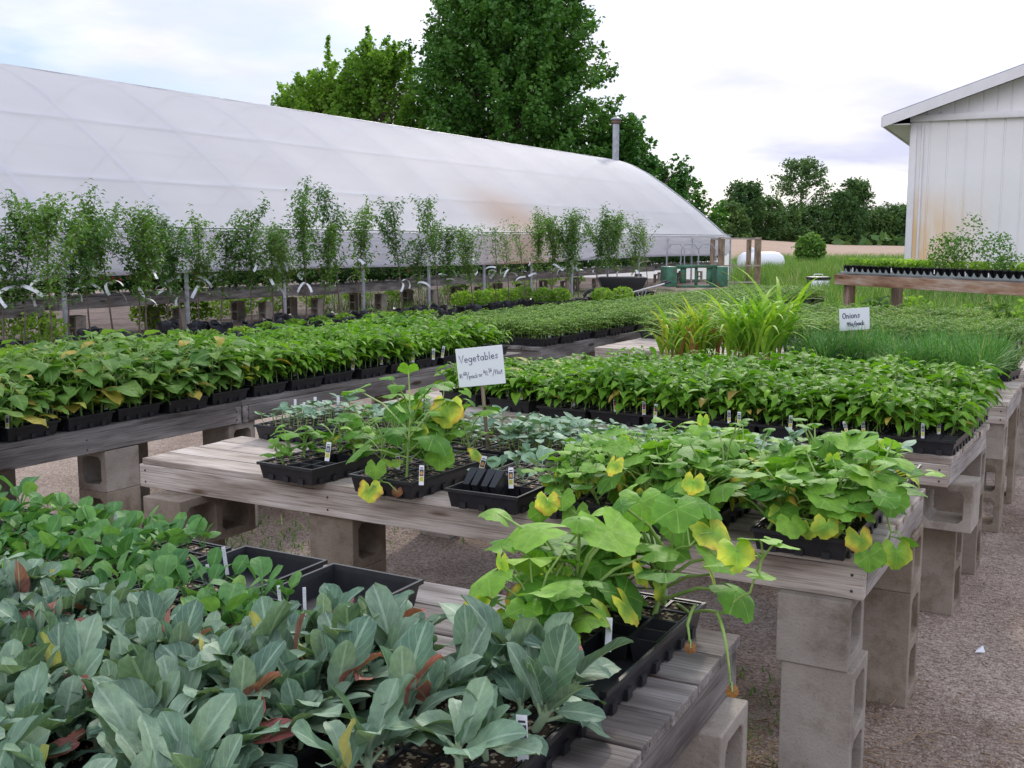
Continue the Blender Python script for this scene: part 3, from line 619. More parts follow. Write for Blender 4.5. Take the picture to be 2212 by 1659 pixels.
fz = -TG[:, 0] * math.sin(YAW) + TG[:, 1] * math.cos(YAW); pxg = 1106 + FPX * (TG[:, 0] * math.cos(YAW) + TG[:, 1] * math.sin(YAW)) / fz; TG = TG[(pxg > 1570 + 40 * rs.rand(len(TG))) & ((pxg > 1660) | (fz > 36))]
grass('tall_grass', TG, .58, 1, .011, .45, label='tall green grass growing between the plastic greenhouse and the white barn')
grass('low_weeds', np.concatenate([polar_pts(5000, -400, 700, 10, 15.5), polar_pts(5500, 700, 1480, 15, 32), polar_pts(1600, 1380, 1800, 20, 30)]), .22, 2, .009, .8, label='low green weeds growing around the pots beside the greenhouse')
# leafy weeds round the pots
def bush_pts(c, r, h, n, rs): q = rs.normal(size=(n, 3)); q /= np.linalg.norm(q, axis=1)[:, None]; q *= rs.uniform(.35, 1, n)[:, None] ** .5; return np.array(c) + np.array((0, 0, h * .5)) + q * np.array((r, r, h * .5))
# gravel pebbles near the camera
def pebbles(n, pts, smin, smax, seed):
    rs = np.random.RandomState(seed); g = G(); base = np.array([(1, 0, 0), (-1, 0, 0), (0, 1, 0), (0, -1, 0), (0, 0, 1), (0, 0, -.6)]) ; F0 = np.array([(0, 2, 4), (2, 1, 4), (1, 3, 4), (3, 0, 4), (2, 0, 5), (1, 2, 5), (3, 1, 5), (0, 3, 5)])
    s = rs.uniform(smin, smax, (n, 1, 1)) * rs.uniform(.6, 1.2, (n, 6, 1)) * np.array([1, 1, .6]); a = rs.uniform(0, 6.28, n); V = base[None] * s
    c, s_ = np.cos(a)[:, None], np.sin(a)[:, None]; V = np.stack([V[..., 0] * c - V[..., 1] * s_, V[..., 0] * s_ + V[..., 1] * c, V[..., 2]], -1); V[..., :2] += np.asarray(pts)[:, None, :]; V[..., 2] += .002
    F = (F0[None] + (np.arange(n) * 6)[:, None, None]).reshape(-1, 3); g.add(V.reshape(-1, 3), F, None, np.repeat(rs.uniform(0, 9, n), 6)); return g.build('gravel_stones', M_['stone'], smooth=False)
P2 = np.stack([rs.uniform(-5, 1.5, 900), rs.uniform(1.2, 10, 900)], 1)
P1 = np.stack([rs.uniform(-4, 1.2, 22000), rs.uniform(1.2, 7.5, 22000)], 1)
o = pebbles(900, P2, .007, .016, 4); o.name = 'loose_stones'; tag(o, 'larger loose stones strewn over the fine gravel', 'stones', kind='stuff')
tag(pebbles(22000, P1, .003, .0085, 3), 'small brown and grey gravel stones scattered under and beside the tables', 'gravel', kind='stuff')
# dry straw and weeds under the near tables
g = G(); rr = random.Random(8)
for i in range(900):
    if i < 620: x, y = rr.gauss(-.70, .32), rr.gauss(2.75, .42)
    else: x, y = rr.gauss(-1.9, .5), rr.gauss(3.1, .35)
    a = rr.random() * 6.3; l = rr.uniform(.03, .16); z = .006 + rr.random() * .012; tube(g, [(x, y, z), (x + math.cos(a) * l * .5, y + math.sin(a) * l * .5, z + rr.uniform(.002, .02)), (x + math.cos(a + .4) * l, y + math.sin(a + .4) * l, z)], .0018, 3, t=rr.random())
tag(g.build('dry_straw', M_['straw']), 'dry brown straw and stems lying at the foot of the near concrete blocks', 'straw', kind='stuff')
grass('weed_tufts', np.concatenate([rs.normal((-.95, 2.95), (.13, .2), (160, 2)), rs.normal((-2.1, 3.15), (.4, .15), (250, 2)), rs.normal((-4.1, 3.9), (.5, .3), (900, 2)), rs.normal((-1.25, 3.3), (.2, .2), (300, 2))]), rs.uniform(.02, .06, 1610), 9, .0035, 1.3, label='short green weeds growing in the gravel under the tables')
g = G(); g.add([(-.028, -.02, .004), (.03, -.012, .01), (.012, .03, .03), (-.02, .018, .012)], [(0, 1, 2), (0, 2, 3)]); o = g.build('paper_scrap', M_['white'], smooth=False); o.scale = (.6, .6, .8); X, Y = at(2117, 1412, 0); o.location = (X, Y, .003); tag(o, 'small scrap of white paper lying on the gravel at the right', 'litter')
# ------------------------------------------------------------------ near tables
table(-3.28, -.55, 2.85, 3.80, 0, 'wide grey-brown plank table carrying the Vegetables sign and squash trays', seed=2, ragged=.13)
table(-3.3, -.53, 4.42, 5.38, R(-2.2), 'plank table full of pepper trays behind the Vegetables sign', seed=3)
table(-3.25, -.64, .34, 2.115, R(2), 'nearest plank table, weathered, with cauliflower trays at its right end', seed=4, warm=False)
table(-2.62, -.50, 6.06, 7.02, 0, 'plank table with corn and onion trays and the Onions sign', seed=5)
table(-3.6, -.50, 7.65, 9.65, 0, 'wide plank table with tomato trays behind the onions', seed=6)
table(-5.03, -3.97, 1.2, 4.135, R(0), 'grey plank table at the left with broad-leaved eggplant trays', along='y', warm=False, seed=7)
table(-5.03, -3.93, 4.16, 7.02, R(-1.5), 'grey plank table with pepper trays behind the eggplants', along='y', warm=False, seed=8)
table(-4.95, -3.92, 7.42, 10.35, R(-2), 'grey plank table with the nearest tomato trays', along='y', warm=False, seed=9)
table(-4.85, -3.8, 10.4, 15.2, R(-2), 'long grey plank table with the farther tomato trays toward the corn', along='y', warm=False, seed=10)
table(-4.3, -.9, 10.3, 11.3, R(6), 'low plank table of young tomatoes in front of the black bin', seed=11)
BS = 'under the sign table'
blk(-.66, 2.96 - .04, 0, 'front right upright block under the sign table, beside the open gravel', 0, 'up_x'); blk(-.675, 2.915, .3915, 'pale half block under the right front corner of the sign table', 1, 'lie_x')
blk(-.64, 3.68, 0, 'rear right upright block under the sign table, partly behind the pale corner block', 0, 'up_x', 'conc2'); blk(-.64, 3.68, .3915, 'half block on top of the rear right pedestal of the sign table', 1, 'lie_x', 'conc2')
blk(-2.36, 2.97, 0, 'brown upright block in the middle of the sign table, bottom of its stack', 0, 'up_x', 'conc2'); blk(-2.36, 2.97, .3915, 'brown half block in the middle under the sign table', 1, 'lie_x', 'conc2')
blk(-3.11, 2.93, 0, 'brown upright block under the left front corner of the sign table', 0, 'up_x', 'conc2'); blk(-3.05, 2.94, .3915, 'long brown block lying under the left front corner of the sign table', 0, 'lie_x', 'conc2')
blk(-2.90, 3.68, 0, 'grey upright block behind, under the left rear corner of the sign table', 0, 'up_x'); blk(-2.90, 3.68, .3915, 'grey half block under the left rear corner of the sign table', 1, 'lie_x')
blk(-.63, 4.70, 0, 'upright block under the front right corner of the pepper table', 0, 'up_x', 'conc2', R(-2)); blk(-.66, 4.56, .3915, 'pale block with a square hole under the pepper table corner', 0, 'flat_y' if 0 else 'lie_y', 'conc', R(-2))
blk(-.62, 5.44 - .1, 0, 'upright block under the rear right corner of the pepper table', 0, 'up_x', 'conc2'); blk(-.62, 5.44 - .1, .3915, 'half block on the rear right pedestal of the pepper table', 1, 'lie_x')
blk(-3.05, 4.65, 0, 'upright block under the left end of the pepper table', 0, 'up_x'); blk(-3.05, 4.65, .3915, 'half block on the left pedestal of the pepper table', 1, 'lie_x')
blk(-.72, 2.0, 0, 'upright block under the right end of the nearest table', 0, 'up_x', 'conc', R(2)); blk(-.72, 2.0, .3915, 'half block touching the nearest table at its right end', 1, 'lie_x', 'conc', R(2))
blk(-.77, .9, 0, 'upright block at the front corner of the nearest table', 0, 'up_x'); blk(-.77, .9, .3915, 'half block at the front corner of the nearest table', 1, 'lie_x')
blk(-2.9, 1.95, 0, 'upright block at the left end of the nearest table', 0, 'up_x'); blk(-2.9, 1.95, .3915, 'half block at the left end of the nearest table', 1, 'lie_x')
for x, y, nm in [(-.6, 6.18, 'front right'), (-.6, 6.9, 'rear right'), (-2.5, 6.2, 'left')]:
    blk(x, y, 0, 'upright block, %s pedestal of the corn and onion table' % nm, 0, 'up_y' if nm != 'left' else 'up_x', 'conc2'); blk(x, y, .3915, 'half block, %s pedestal of the corn and onion table' % nm, 1, 'lie_x', 'conc2' if nm[0] == 'r' else 'conc')
for x, y, nm in [(-.6, 7.8, 'front right'), (-.6, 9.4, 'rear right'), (-3.4, 7.8, 'front left'), (-3.4, 9.4, 'rear left')]:
    blk(x, y, 0, 'upright block, %s pedestal of the wide tomato table' % nm, 0, 'up_x'); blk(x, y, .3915, 'half block, %s pedestal of the wide tomato table' % nm, 1, 'lie_x')
for x, y, nm, t_ in [(-4.07, 3.36, 'near', 'eggplant'), (-4.9, 3.3, 'rear near', 'eggplant'), (-4.08, 4.15, 'far', 'eggplant'), (-4.9, 4.15, 'rear far', 'eggplant'), (-4.0, 6.7, 'far', 'left pepper'), (-4.9, 6.7, 'rear far', 'left pepper'), (-4.0, 7.75, 'near', 'long tomato'), (-3.98, 9.75, 'far', 'long tomato'), (-4.75, 7.75, 'rear near', 'long tomato'), (-4.6, 9.75, 'rear far', 'long tomato'), (-3.9, 11.4, 'near', 'far tomato'), (-3.85, 14.6, 'far', 'far tomato'), (-4.7, 11.4, 'rear near', 'far tomato'), (-4.7, 14.6, 'rear far', 'far tomato')]:
    blk(x, y, 0, 'upright block, %s pedestal of the %s table' % (nm, t_), 0, 'up_y', 'conc2' if (nm, t_) == ('near', 'eggplant') else 'conc'); blk(x, y, .3915, 'top block, %s pedestal of the %s table' % (nm, t_), 1, 'lie_y' if nm == 'near' and t_ == 'eggplant' else 'lie_x')
for x, y, nm in [(-1.1, 10.7, 'right'), (-4.1, 10.5, 'left')]:
    blk(x, y, 0, 'upright block, %s pedestal of the young tomato table' % nm); blk(x, y, .3915, 'half block, %s pedestal of the young tomato table' % nm, 1, 'lie_x')
# ------------------------------------------------------------------ trays on the tables
ORD = ['first', 'second', 'third', 'fourth', 'fifth', 'sixth', 'seventh', 'eighth', 'ninth', 'tenth', 'eleventh', 'twelfth', 'thirteenth', 'fourteenth', 'fifteenth', 'sixteenth', 'seventeenth', 'eighteenth', 'nineteenth', 'twentieth']
# sign table, front row
YF, YB = 3.045, 3.625
G1 = 'trays on the sign table'
flat('melon', -2.47, YF, ZT, R(-3), 'tray of low round melon seedlings, leftmost in front on the sign table', G1, per=(1, 2), empty_packs=(1,), skip=(3,), sc=1.35)
flat('tall_squash', -2.07, YF, ZT, R(-1), 'tray with the tallest squash plants, left of the sign stake', G1, per=(1, 1), drop=.0, sc=.93)
t3 = flat('pumpkin', -1.69, YF - .01, ZT, R(1), 'tray of pumpkin seedlings with two empty pots tipped up in front', G1, per=(1, 2), skip=(0, 1), drop=.1)
for k in (0, 1):
    o = link('cell_pack', PACKE, t3, loc=(-.07 + k * .066, -.19, .034)); o.rotation_euler = (R(-58), 0, 0); o.scale = (.5, .8, 1.25)
flat('squash', -1.39, YF + .02, ZT, R(2), 'tray of trailing squash just right of the pumpkin tray', G1, per=(1, 2), sc=1.0)
flat('squash', -1.09, YF + .0, ZT, 0, 'tray of tangled squash in the front middle right of the sign table', G1, per=(2, 2), sc=1.05)
flat('squash', -.845, YF + .01, ZT, 0, 'second squash tray from the right front corner of the sign table', G1, per=(1, 2), sc=1.05) if 0 else None
flat('squash', -.71, YF, ZT, 0, 'squash tray with yellow leaves at the right front corner of the sign table', G1, per=(2, 2), sc=1.0)
for i, (x, k, kw) in enumerate([(-3.03, 'watermelon', dict(per=(2, 3))), (-2.75, 'watermelon', dict(per=(2, 3), empty_packs=(0, 1), skip=(2,))), (-2.47, 'watermelon', dict(per=(2, 3), skip=(1, 3), empty_packs=(0,))), (-2.19, 'watermelon', dict(per=(2, 3), skip=(0,))),
                                (-1.91, 'watermelon', dict(per=(3, 3))), (-1.635, 'watermelon', dict(per=(3, 3))), (-1.36, 'watermelon', dict(per=(3, 3))), (-1.085, 'watermelon', dict(per=(3, 3))), (-.705, 'watermelon', dict(per=(2, 2), drop=.45))]):
    flat(k, x, YB, ZT, R(rnd.uniform(-1.5, 1.5)), 'grey-green watermelon tray, %s from the left, rear row of the sign table' % ORD[i], G1, sc=1.15 if x < -1 else 1.35, **kw)
# pepper table
G2 = 'pepper trays behind the Vegetables sign'
xs = [-.655, -.918, -1.181, -1.444, -1.707, -1.970, -2.233]
for j, yy in enumerate((4.675, 5.215)):
    for i, x in enumerate(xs):
        flat('pepper', x, yy + .008 * math.sin(i * 3) - .035 * (x + .6) * 0, ZT, R(-2), 'pepper tray, %s from the right in the %s row of the pepper table' % (ORD[i], ('front', 'rear')[j]), G2, sc=1.0 if i < 4 else .93, empty_packs=(1,) if (i == 0 and j == 0) else ())
flat('pepper_small', -2.55, 4.78, ZT, R(-9), 'low pepper tray set askew just right of the Vegetables sign', G2); flat('pepper_small', -2.87, 4.85, ZT, R(-13), 'leftmost pepper tray, partly behind the Vegetables sign', G2)
flat('pepper_small', -2.62, 5.33, ZT, R(-4), 'rear pepper tray behind the Vegetables sign', G2)
# nearest table
G3 = 'trays on the nearest table'
flat('cabbage', -.87, 1.90, ZT, R(2), 'placeholder', G3) if 0 else None
flat('squash', -.865, 1.875, ZT, R(1), 'squash tray with empty black pots at the rear right of the nearest table', G3, per=(1, 2), skip=(1, 3), empty_packs=(5,), sc=1.3)
flat('cauliflower', -.86, 1.345, ZT, R(3), 'cauliflower tray at the right front of the nearest table, beside bare boards', G3, per=(1, 2), drop=0, empty_packs=(1,), sc=1.2)
flat('cabbage', -1.485, 1.71, ZT, R(0), 'mostly empty black tray beside the bare boards, a few seedlings in front', G3, skip=(3, 4, 5, 6, 7))
flat('cabbage', -1.77, 1.72, ZT, R(1), 'black tray, rear half empty, left of the other mostly empty tray', G3, skip=(4, 5, 6, 7))
for i, x in enumerate([-2.06, -2.335, -2.61, -2.885, -3.16]):
    flat('cabbage', x, 1.69, ZT, R(rnd.uniform(-2, 2)), 'tray of round-leaved green seedlings, %s leftward of the empty trays' % ORD[i], G3, per=(2, 2), sc=1.0)
for i, x in enumerate([-1.165, -1.435, -1.70, -1.965, -2.23, -2.495, -2.76, -3.03]):
    flat('cauliflower', x, 1.15 + (.16 if i == 0 else .0), ZT, R(rnd.uniform(-2, 2)), 'cauliflower tray, %s leftward of the bare boards, nearest table' % ORD[i], G3, per=(3, 3), sc=1.12 if i == 0 else .97)
for i, x in enumerate([-1.03, -1.295, -1.56, -1.825, -2.09, -2.355]):
    flat('cauliflower', x, .617 + (.13 if i == 0 else 0), ZT, R(rnd.uniform(-2, 2)), 'cauliflower tray, %s from the right at the very bottom edge' % ORD[i], G3, per=(3, 3), sc=.98)
# left tables: eggplants, then peppers
def ltrays(kinds, y0, n, x0, z, who, rz, step=.292, far=False, gp='', y_shift=0, sc=1.0, rows=2):
    for i in range(n):
        for j in range(rows):
            k = kinds(i) if callable(kinds) else kinds
            dx = -math.tan(rz) * 0
            flat(k, x0 - .29 - j * .545 + math.sin(i * 2.3) * .012 - (i * step) * math.sin(rz) * (-1) * -1, y0 + i * step, z, R(90) + rz + R(math.sin(i * 5 + j) * 2), '%s tray, %s from the near end, %s row, %s' % (k.replace('_small', ''), ORD[i], ('aisle', 'rear')[j], who), gp, far=far, sc=sc * (1 + .06 * math.sin(i * 2 + j)))
ltrays('eggplant', 2.02, 8, -3.955, ZT, 'eggplant table', 0, .295, gp='trays on the eggplant table', sc=1.15)
ltrays('pepper', 4.40, 9, -3.97, ZT, 'left pepper table', R(-1.5), .295, gp='trays on the left pepper table', sc=1.0)
flat('tomato', -4.22, 7.68, ZT, R(1), 'tomato tray set lengthwise across the near end of the tomato table', 'trays of tomato seedlings') if 0 else None
ltrays('tomato', 7.62, 10, -3.93, ZT, 'near tomato table', R(-2), .29, far=True, gp='trays of tomato seedlings', sc=1.0)
ltrays('tomato', 10.56, 16, -3.72, ZT, 'far tomato table', R(-2), .29, far=True, gp='trays of tomato seedlings', sc=1.0)
for j in range(2):
    for i in range(11):
        flat('tomato', -.72 - i * .275, 8.80 + j * .56, ZT, 0, 'tomato tray, %s from the right in the %s row behind the onions' % (ORD[i], ('front', 'rear')[j]), 'tomato trays behind the onions', far=True)
for i in range(10):
    flat('tomato', -1.2 - i * .29, 10.62 - i * .03, ZT, R(6), 'young tomato tray, %s from the right in front of the black bin' % ORD[i], 'young tomato trays', far=True)
# corn and onions
G4 = 'trays on the corn and onion table'
def dense(kind, x, y, z, rz, label, n, sc=1.0):
    r = random.Random(int(x * 977)); root = tag(empty('seedling_tray', (x, y, z), rz), label, 'seedling tray', G4); link('tray', TRAY, root)
    if 'farsoil' in PM: link('soil', PM['farsoil'], root)
    pl = plants(kind)
    for i in range(n[0]):
        for j in range(n[1]):
            o = link(kind.replace('tall_', '') + '_plant', pl[r.randrange(len(pl))][1], root, loc=(-TW / 2 + (i + .5) * TW / n[0], -TL / 2 + (j + .5) * TL / n[1], .05), rz=r.random() * 6.3); o.scale = [sc * r.uniform(.8, 1.12)] * 3
            o.rotation_euler[0] = r.uniform(-.1, .1); o.rotation_euler[1] = r.uniform(-.1, .1)
    return root
dense('corn', -2.36, 6.52, ZT, R(-8), 'left tray of yellow-green corn seedlings with red stalks', (6, 9)); dense('tall_corn', -1.93, 6.42, ZT, 0, 'right tray of taller yellow-green corn seedlings', (6, 9), 1.0)
for i, (x, y) in enumerate([(-1.62, 6.72), (-1.345, 6.80), (-1.02, 6.5), (-.74, 6.42), (-.80, 7.12)]):
    dense('onion', x, y, ZT, R((-6, 4, 0, -3, 80)[i]), 'tray of thin onion shoots, %s' % ('left of the Onions sign stake next to the corn', 'just left of the Onions sign stake', 'just right of the Onions sign stake', 'at the right end, overhanging the table edge', 'behind the Onions sign stake')[i], (4, 8))
# ------------------------------------------------------------------ plastic greenhouse
def plastic(name, transp=.10, col=(.86, .86, .92), stain=None, wr=0.0):
    m = mat(name, col, .6, spec=.25); t = m.node_tree; b = t.nodes['Principled BSDF']; o = t.nodes['Material Output']
    tc = N(t, 'ShaderNodeTexCoord'); n = N(t, 'ShaderNodeTexNoise'); n.inputs['Scale'].default_value = .5; n.inputs['Detail'].default_value = 6; L(t, tc.outputs['Object'], n.inputs['Vector'])
    r = ramp(t, [(.3, tuple(c * .93 for c in col)), (.7, col)]); L(t, n.outputs[0], r.inputs[0]); c = r.outputs[0]
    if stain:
        for (sx, sy, sz), rad, sc in stain:     # soft-edged orange patch with a shape of its own
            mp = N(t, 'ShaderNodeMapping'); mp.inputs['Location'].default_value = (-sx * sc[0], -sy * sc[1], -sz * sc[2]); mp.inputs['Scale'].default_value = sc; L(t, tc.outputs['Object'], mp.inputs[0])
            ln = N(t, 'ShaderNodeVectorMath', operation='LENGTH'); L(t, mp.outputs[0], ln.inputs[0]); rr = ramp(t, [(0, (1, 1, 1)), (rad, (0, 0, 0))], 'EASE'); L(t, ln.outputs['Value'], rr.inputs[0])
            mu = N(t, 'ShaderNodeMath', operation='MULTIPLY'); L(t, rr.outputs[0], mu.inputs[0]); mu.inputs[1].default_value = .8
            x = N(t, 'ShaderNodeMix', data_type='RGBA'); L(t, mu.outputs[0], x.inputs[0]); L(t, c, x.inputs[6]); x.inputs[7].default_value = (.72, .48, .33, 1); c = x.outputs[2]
    L(t, c, b.inputs['Base Color'])
    if wr:
        n2 = N(t, 'ShaderNodeTexNoise'); n2.inputs['Scale'].default_value = 1.4; n2.inputs['Detail'].default_value = 3; n2.inputs['Distortion'].default_value = 2.5; mp = N(t, 'ShaderNodeMapping'); mp.inputs['Scale'].default_value = (1, .6, 3); L(t, tc.outputs['Object'], mp.inputs[0]); L(t, mp.outputs[0], n2.inputs['Vector'])
        bp = N(t, 'ShaderNodeBump'); bp.inputs['Strength'].default_value = wr; bp.inputs['Distance'].default_value = .12; L(t, n2.outputs[0], bp.inputs['Height']); L(t, bp.outputs[0], b.inputs['Normal'])
    tl = N(t, 'ShaderNodeBsdfTranslucent'); L(t, c, tl.inputs[0]); m1 = N(t, 'ShaderNodeMixShader'); m1.inputs[0].default_value = .65; L(t, b.outputs[0], m1.inputs[1]); L(t, tl.outputs[0], m1.inputs[2])
    tp = N(t, 'ShaderNodeBsdfTransparent'); tp.inputs[0].default_value = (.95, .95, 1, 1); m2 = N(t, 'ShaderNodeMixShader'); m2.inputs[0].default_value = transp; L(t, m1.outputs[0], m2.inputs[1]); L(t, tp.outputs[0], m2.inputs[2]); L(t, m2.outputs[0], o.inputs[0])
    return m
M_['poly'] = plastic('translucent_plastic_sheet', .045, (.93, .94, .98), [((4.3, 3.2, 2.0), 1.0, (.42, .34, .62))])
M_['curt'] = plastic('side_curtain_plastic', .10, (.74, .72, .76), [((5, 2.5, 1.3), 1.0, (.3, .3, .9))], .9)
M_['endw'] = plastic('end_wall_plastic', .03, (.80, .81, .85))
GX, HX = -13.6, -18.6
PRO = [(0, 4.79), (.35, 4.74), (.8, 4.58), (1.5, 4.22), (2.3, 3.70), (3.1, 3.13), (3.8, 2.60), (4.4, 2.10), (4.75, 1.80), (5.0, 1.72 - .06)]
def prof(m_=1): return [(HX + d * m_, z) for d, z in PRO]
full = [(HX + d, z) for d, z in reversed(PRO)] + [(HX - d, z) for d, z in PRO[1:]]
gh = tag(empty('greenhouse', (HX, 22, 0)), 'long arched greenhouse under translucent white plastic with an open side', 'greenhouse')
Y0, Y1 = 1.0, 41.3
hoops = list(np.arange(Y0, Y1 + .1, 2.4)); hoops[-1] = Y1 if Y1 - hoops[-1] < 1 else hoops[-1]
if hoops[-1] < Y1 - .5: hoops.append(Y1)
def wid(pts, lift): return [(x + (lift if x > HX else -lift) * .3, z + lift * .7) for x, z in pts]
ys = np.arange(Y0, Y1 + .01, .4); hp = np.array(hoops)
V = []
for y in ys:
    dd = np.min(np.abs(hp - y)) / 1.2
    for x, z in full: s = -.035 * min(1, dd) ** .7 * (0.3 if abs(z - 1.66) < .1 or z > 4.8 else 1); V.append((x + (s * .6 if x > HX else -s * .6) - HX, y - 22, z + s * .7 + .025))
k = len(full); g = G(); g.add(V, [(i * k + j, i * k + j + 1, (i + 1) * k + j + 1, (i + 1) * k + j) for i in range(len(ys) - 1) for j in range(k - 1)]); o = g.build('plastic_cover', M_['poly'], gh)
for side in (1, -1):                       # side curtains, rolled up one metre
    V = []; zc = [1.70, 1.66, 1.5, 1.35, 1.2, 1.05]; rs2 = np.random.RandomState(7 + side); ph = rs2.uniform(0, 6, 6)
    for y in ys:
        for q, z in enumerate(zc): V.append((side * (GX - HX + .03 + (.035 if q == 1 else 0) + .03 * math.sin(y * 2.1 + q * 1.1) * (q > 1) + .02 * math.sin(y * 5 + q)), y - 22, z - .03 * math.sin(y * .33) * (q > 2)))
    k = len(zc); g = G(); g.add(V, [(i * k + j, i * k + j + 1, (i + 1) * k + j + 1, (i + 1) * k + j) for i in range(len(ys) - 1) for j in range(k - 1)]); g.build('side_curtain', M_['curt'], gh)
    g = G(); tube(g, [(side * (GX - HX + .05), y - 22, 1.02 - .03 * math.sin(y * .33)) for y in np.arange(Y0, Y1 + .1, 1.2)], .042, 8); g.build('roll_pipe', M_['curt'], gh)
    g = G(); tube(g, [(side * (GX - HX + .045), Y0 - 22, 1.74), (side * (GX - HX + .045), Y1 - 22, 1.74)], .018, 6); g.build('clamp_rail', M_['steel'], gh)
for y in hoops:
    g = G(); tube(g, [(x - HX, y - 22, z - .035) for x, z in full], .036, 6); g.build('hoop', M_['steel'], gh)
    for side in (1, -1): g = G(); tube(g, [(side * (GX - HX - .02), y - 22, 0), (side * (GX - HX - .02), y - 22, 1.66)], .035, 8); g.build('post', M_['steel'], gh)
for d, z in ((0, 4.80), (2.3, 3.62), (3.8, 2.52), (-2.3, 3.62), (-3.8, 2.52)): g = G(); tube(g, [(d, Y0 - 22, z), (d, Y1 - 22, z)], .026, 6); g.build('purlin', M_['steel'], gh)
g = G(); V = [(x - HX, Y1 - 21.97, z) for x, z in full] + [(x - HX, Y1 - 21.97, 0) for x, z in full]; k = len(full)
g.add(V, [(j, j + 1, k + j + 1, k + j) for j in range(k - 1)]); g.build('end_wall', M_['endw'], gh)
cx_, cy_ = .25, Y1 - 22 - .5
g = G(); lathe(g, [(.13, 4.2), (.13, 6.2)], (cx_, cy_, 0), 14); cp = g.build('chimney', M_['steel'], gh)
g = G(); lathe(g, [(.14, 6.22), (.19, 6.22), (.19, 6.33), (.14, 6.33)], (cx_, cy_, 0), 14); g.build('chimney_collar', mat('rusty_steel', (.16, .09, .07), .7), cp)
g = G(); lathe(g, [(.22, 6.36), (.235, 6.36), (.2, 6.42), (.1, 6.47), (.001, 6.48)], (cx_, cy_, 0), 16); g.build('chimney_cap', M_['steel'], cp)
# benches with geraniums inside the open side
M_['ger'] = leaf('geranium_leaf', (.018, .06, .014), (.05, .12, .025), vs=0, trans=.15); M_['petal'] = mat('red_petals', (.50, .025, .04), .5); M_['pink'] = mat('pink_petals', (.6, .1, .2), .5)
def gtable(y0, y1, z, lab, s): return table(-14.95, -13.80, y0, y1, 0, lab, 'y', False, seed=s, zt=z, fr=.14, name='bench', cat='bench', group='plank benches inside the greenhouse', nails=False)
gb = [(2.0, 10.4, .60, 'nearest'), (10.6, 16.0, .66, 'second'), (16.3, 20.2, .63, 'third'), (20.4, 27, .66, 'fourth'), (27.2, 34, .68, 'fifth'), (34.2, 40.6, .70, 'farthest')]
for q, (a, b, z, nm) in enumerate(gb):
    gtable(a, b, z, '%s grey plank bench along the open side of the greenhouse' % nm, 20 + q)
    for i, yy in enumerate(np.arange(a + .5, b - .2, 2.1)):
        for xx in (-14.0, -14.7): blk(xx, yy, 0, 'upright block %d under the %s greenhouse bench, %s side' % (i + 1, nm, 'aisle' if xx > -14.3 else 'inner'), 0, 'up_y', group='blocks under the greenhouse benches')
def bushy(name, c, r, h, n, size, m, seed, label, cat, group=None, flowers=None, nf=0, shape=None, fs=.05):
    rs = np.random.RandomState(seed); root = tag(empty(name, c), label, cat, group)
    P = bush_pts((0, 0, .05), r, h, n, rs); P = P + rs.normal(size=P.shape) * r * .08; P[:, 2] = np.abs(P[:, 2])
    g = G(); scatter(g, P, size, rs); g.build('foliage', m, root)
    g = G()
    for i in range(5): a = rs.uniform(0, 6.28); tube(g, [(0, 0, 0), (math.cos(a) * r * .3, math.sin(a) * r * .3, h * .5), (math.cos(a) * r * .6, math.sin(a) * r * .6, h * .85)], .006, 4)
    g.build('stem', M_['stem'], root)
    if flowers:
        for i in range(nf):
            a, q = rs.uniform(0, 6.28), rs.uniform(.2, .95); g = G(); C = rs.normal(size=(26, 3)); C /= np.linalg.norm(C, axis=1)[:, None]; C = C * fs + np.array((math.cos(a) * r * q, math.sin(a) * r * q, h * (1.0 - .25 * q) + rs.uniform(-.06, .06))); scatter(g, C, fs * .8, rs, elong=1.1); g.build('flower_head', flowers, root)
    return root
i = 0
for a, b, z, nm in gb:
    for yy in np.arange(a + .25, b - .1, .46):
        far_ = yy > 21
        for j, xx in enumerate((-14.02,) if i % 2 and not far_ else (-14.02, -14.6)):
            fl = M_['petal'] if yy < 16 or yy > 21 else M_['pink']; i += 1
            bushy('geranium', (xx, yy, z), .25, .34 if yy < 22 else .26, 260 if yy < 22 else 130, .06, M_['ger'], i, 'dark geranium %d along from the near end, on the %s greenhouse bench' % (i, nm), 'geranium', 'geraniums on the greenhouse benches', fl, (5 if yy < 21 else 0), fs=.032)
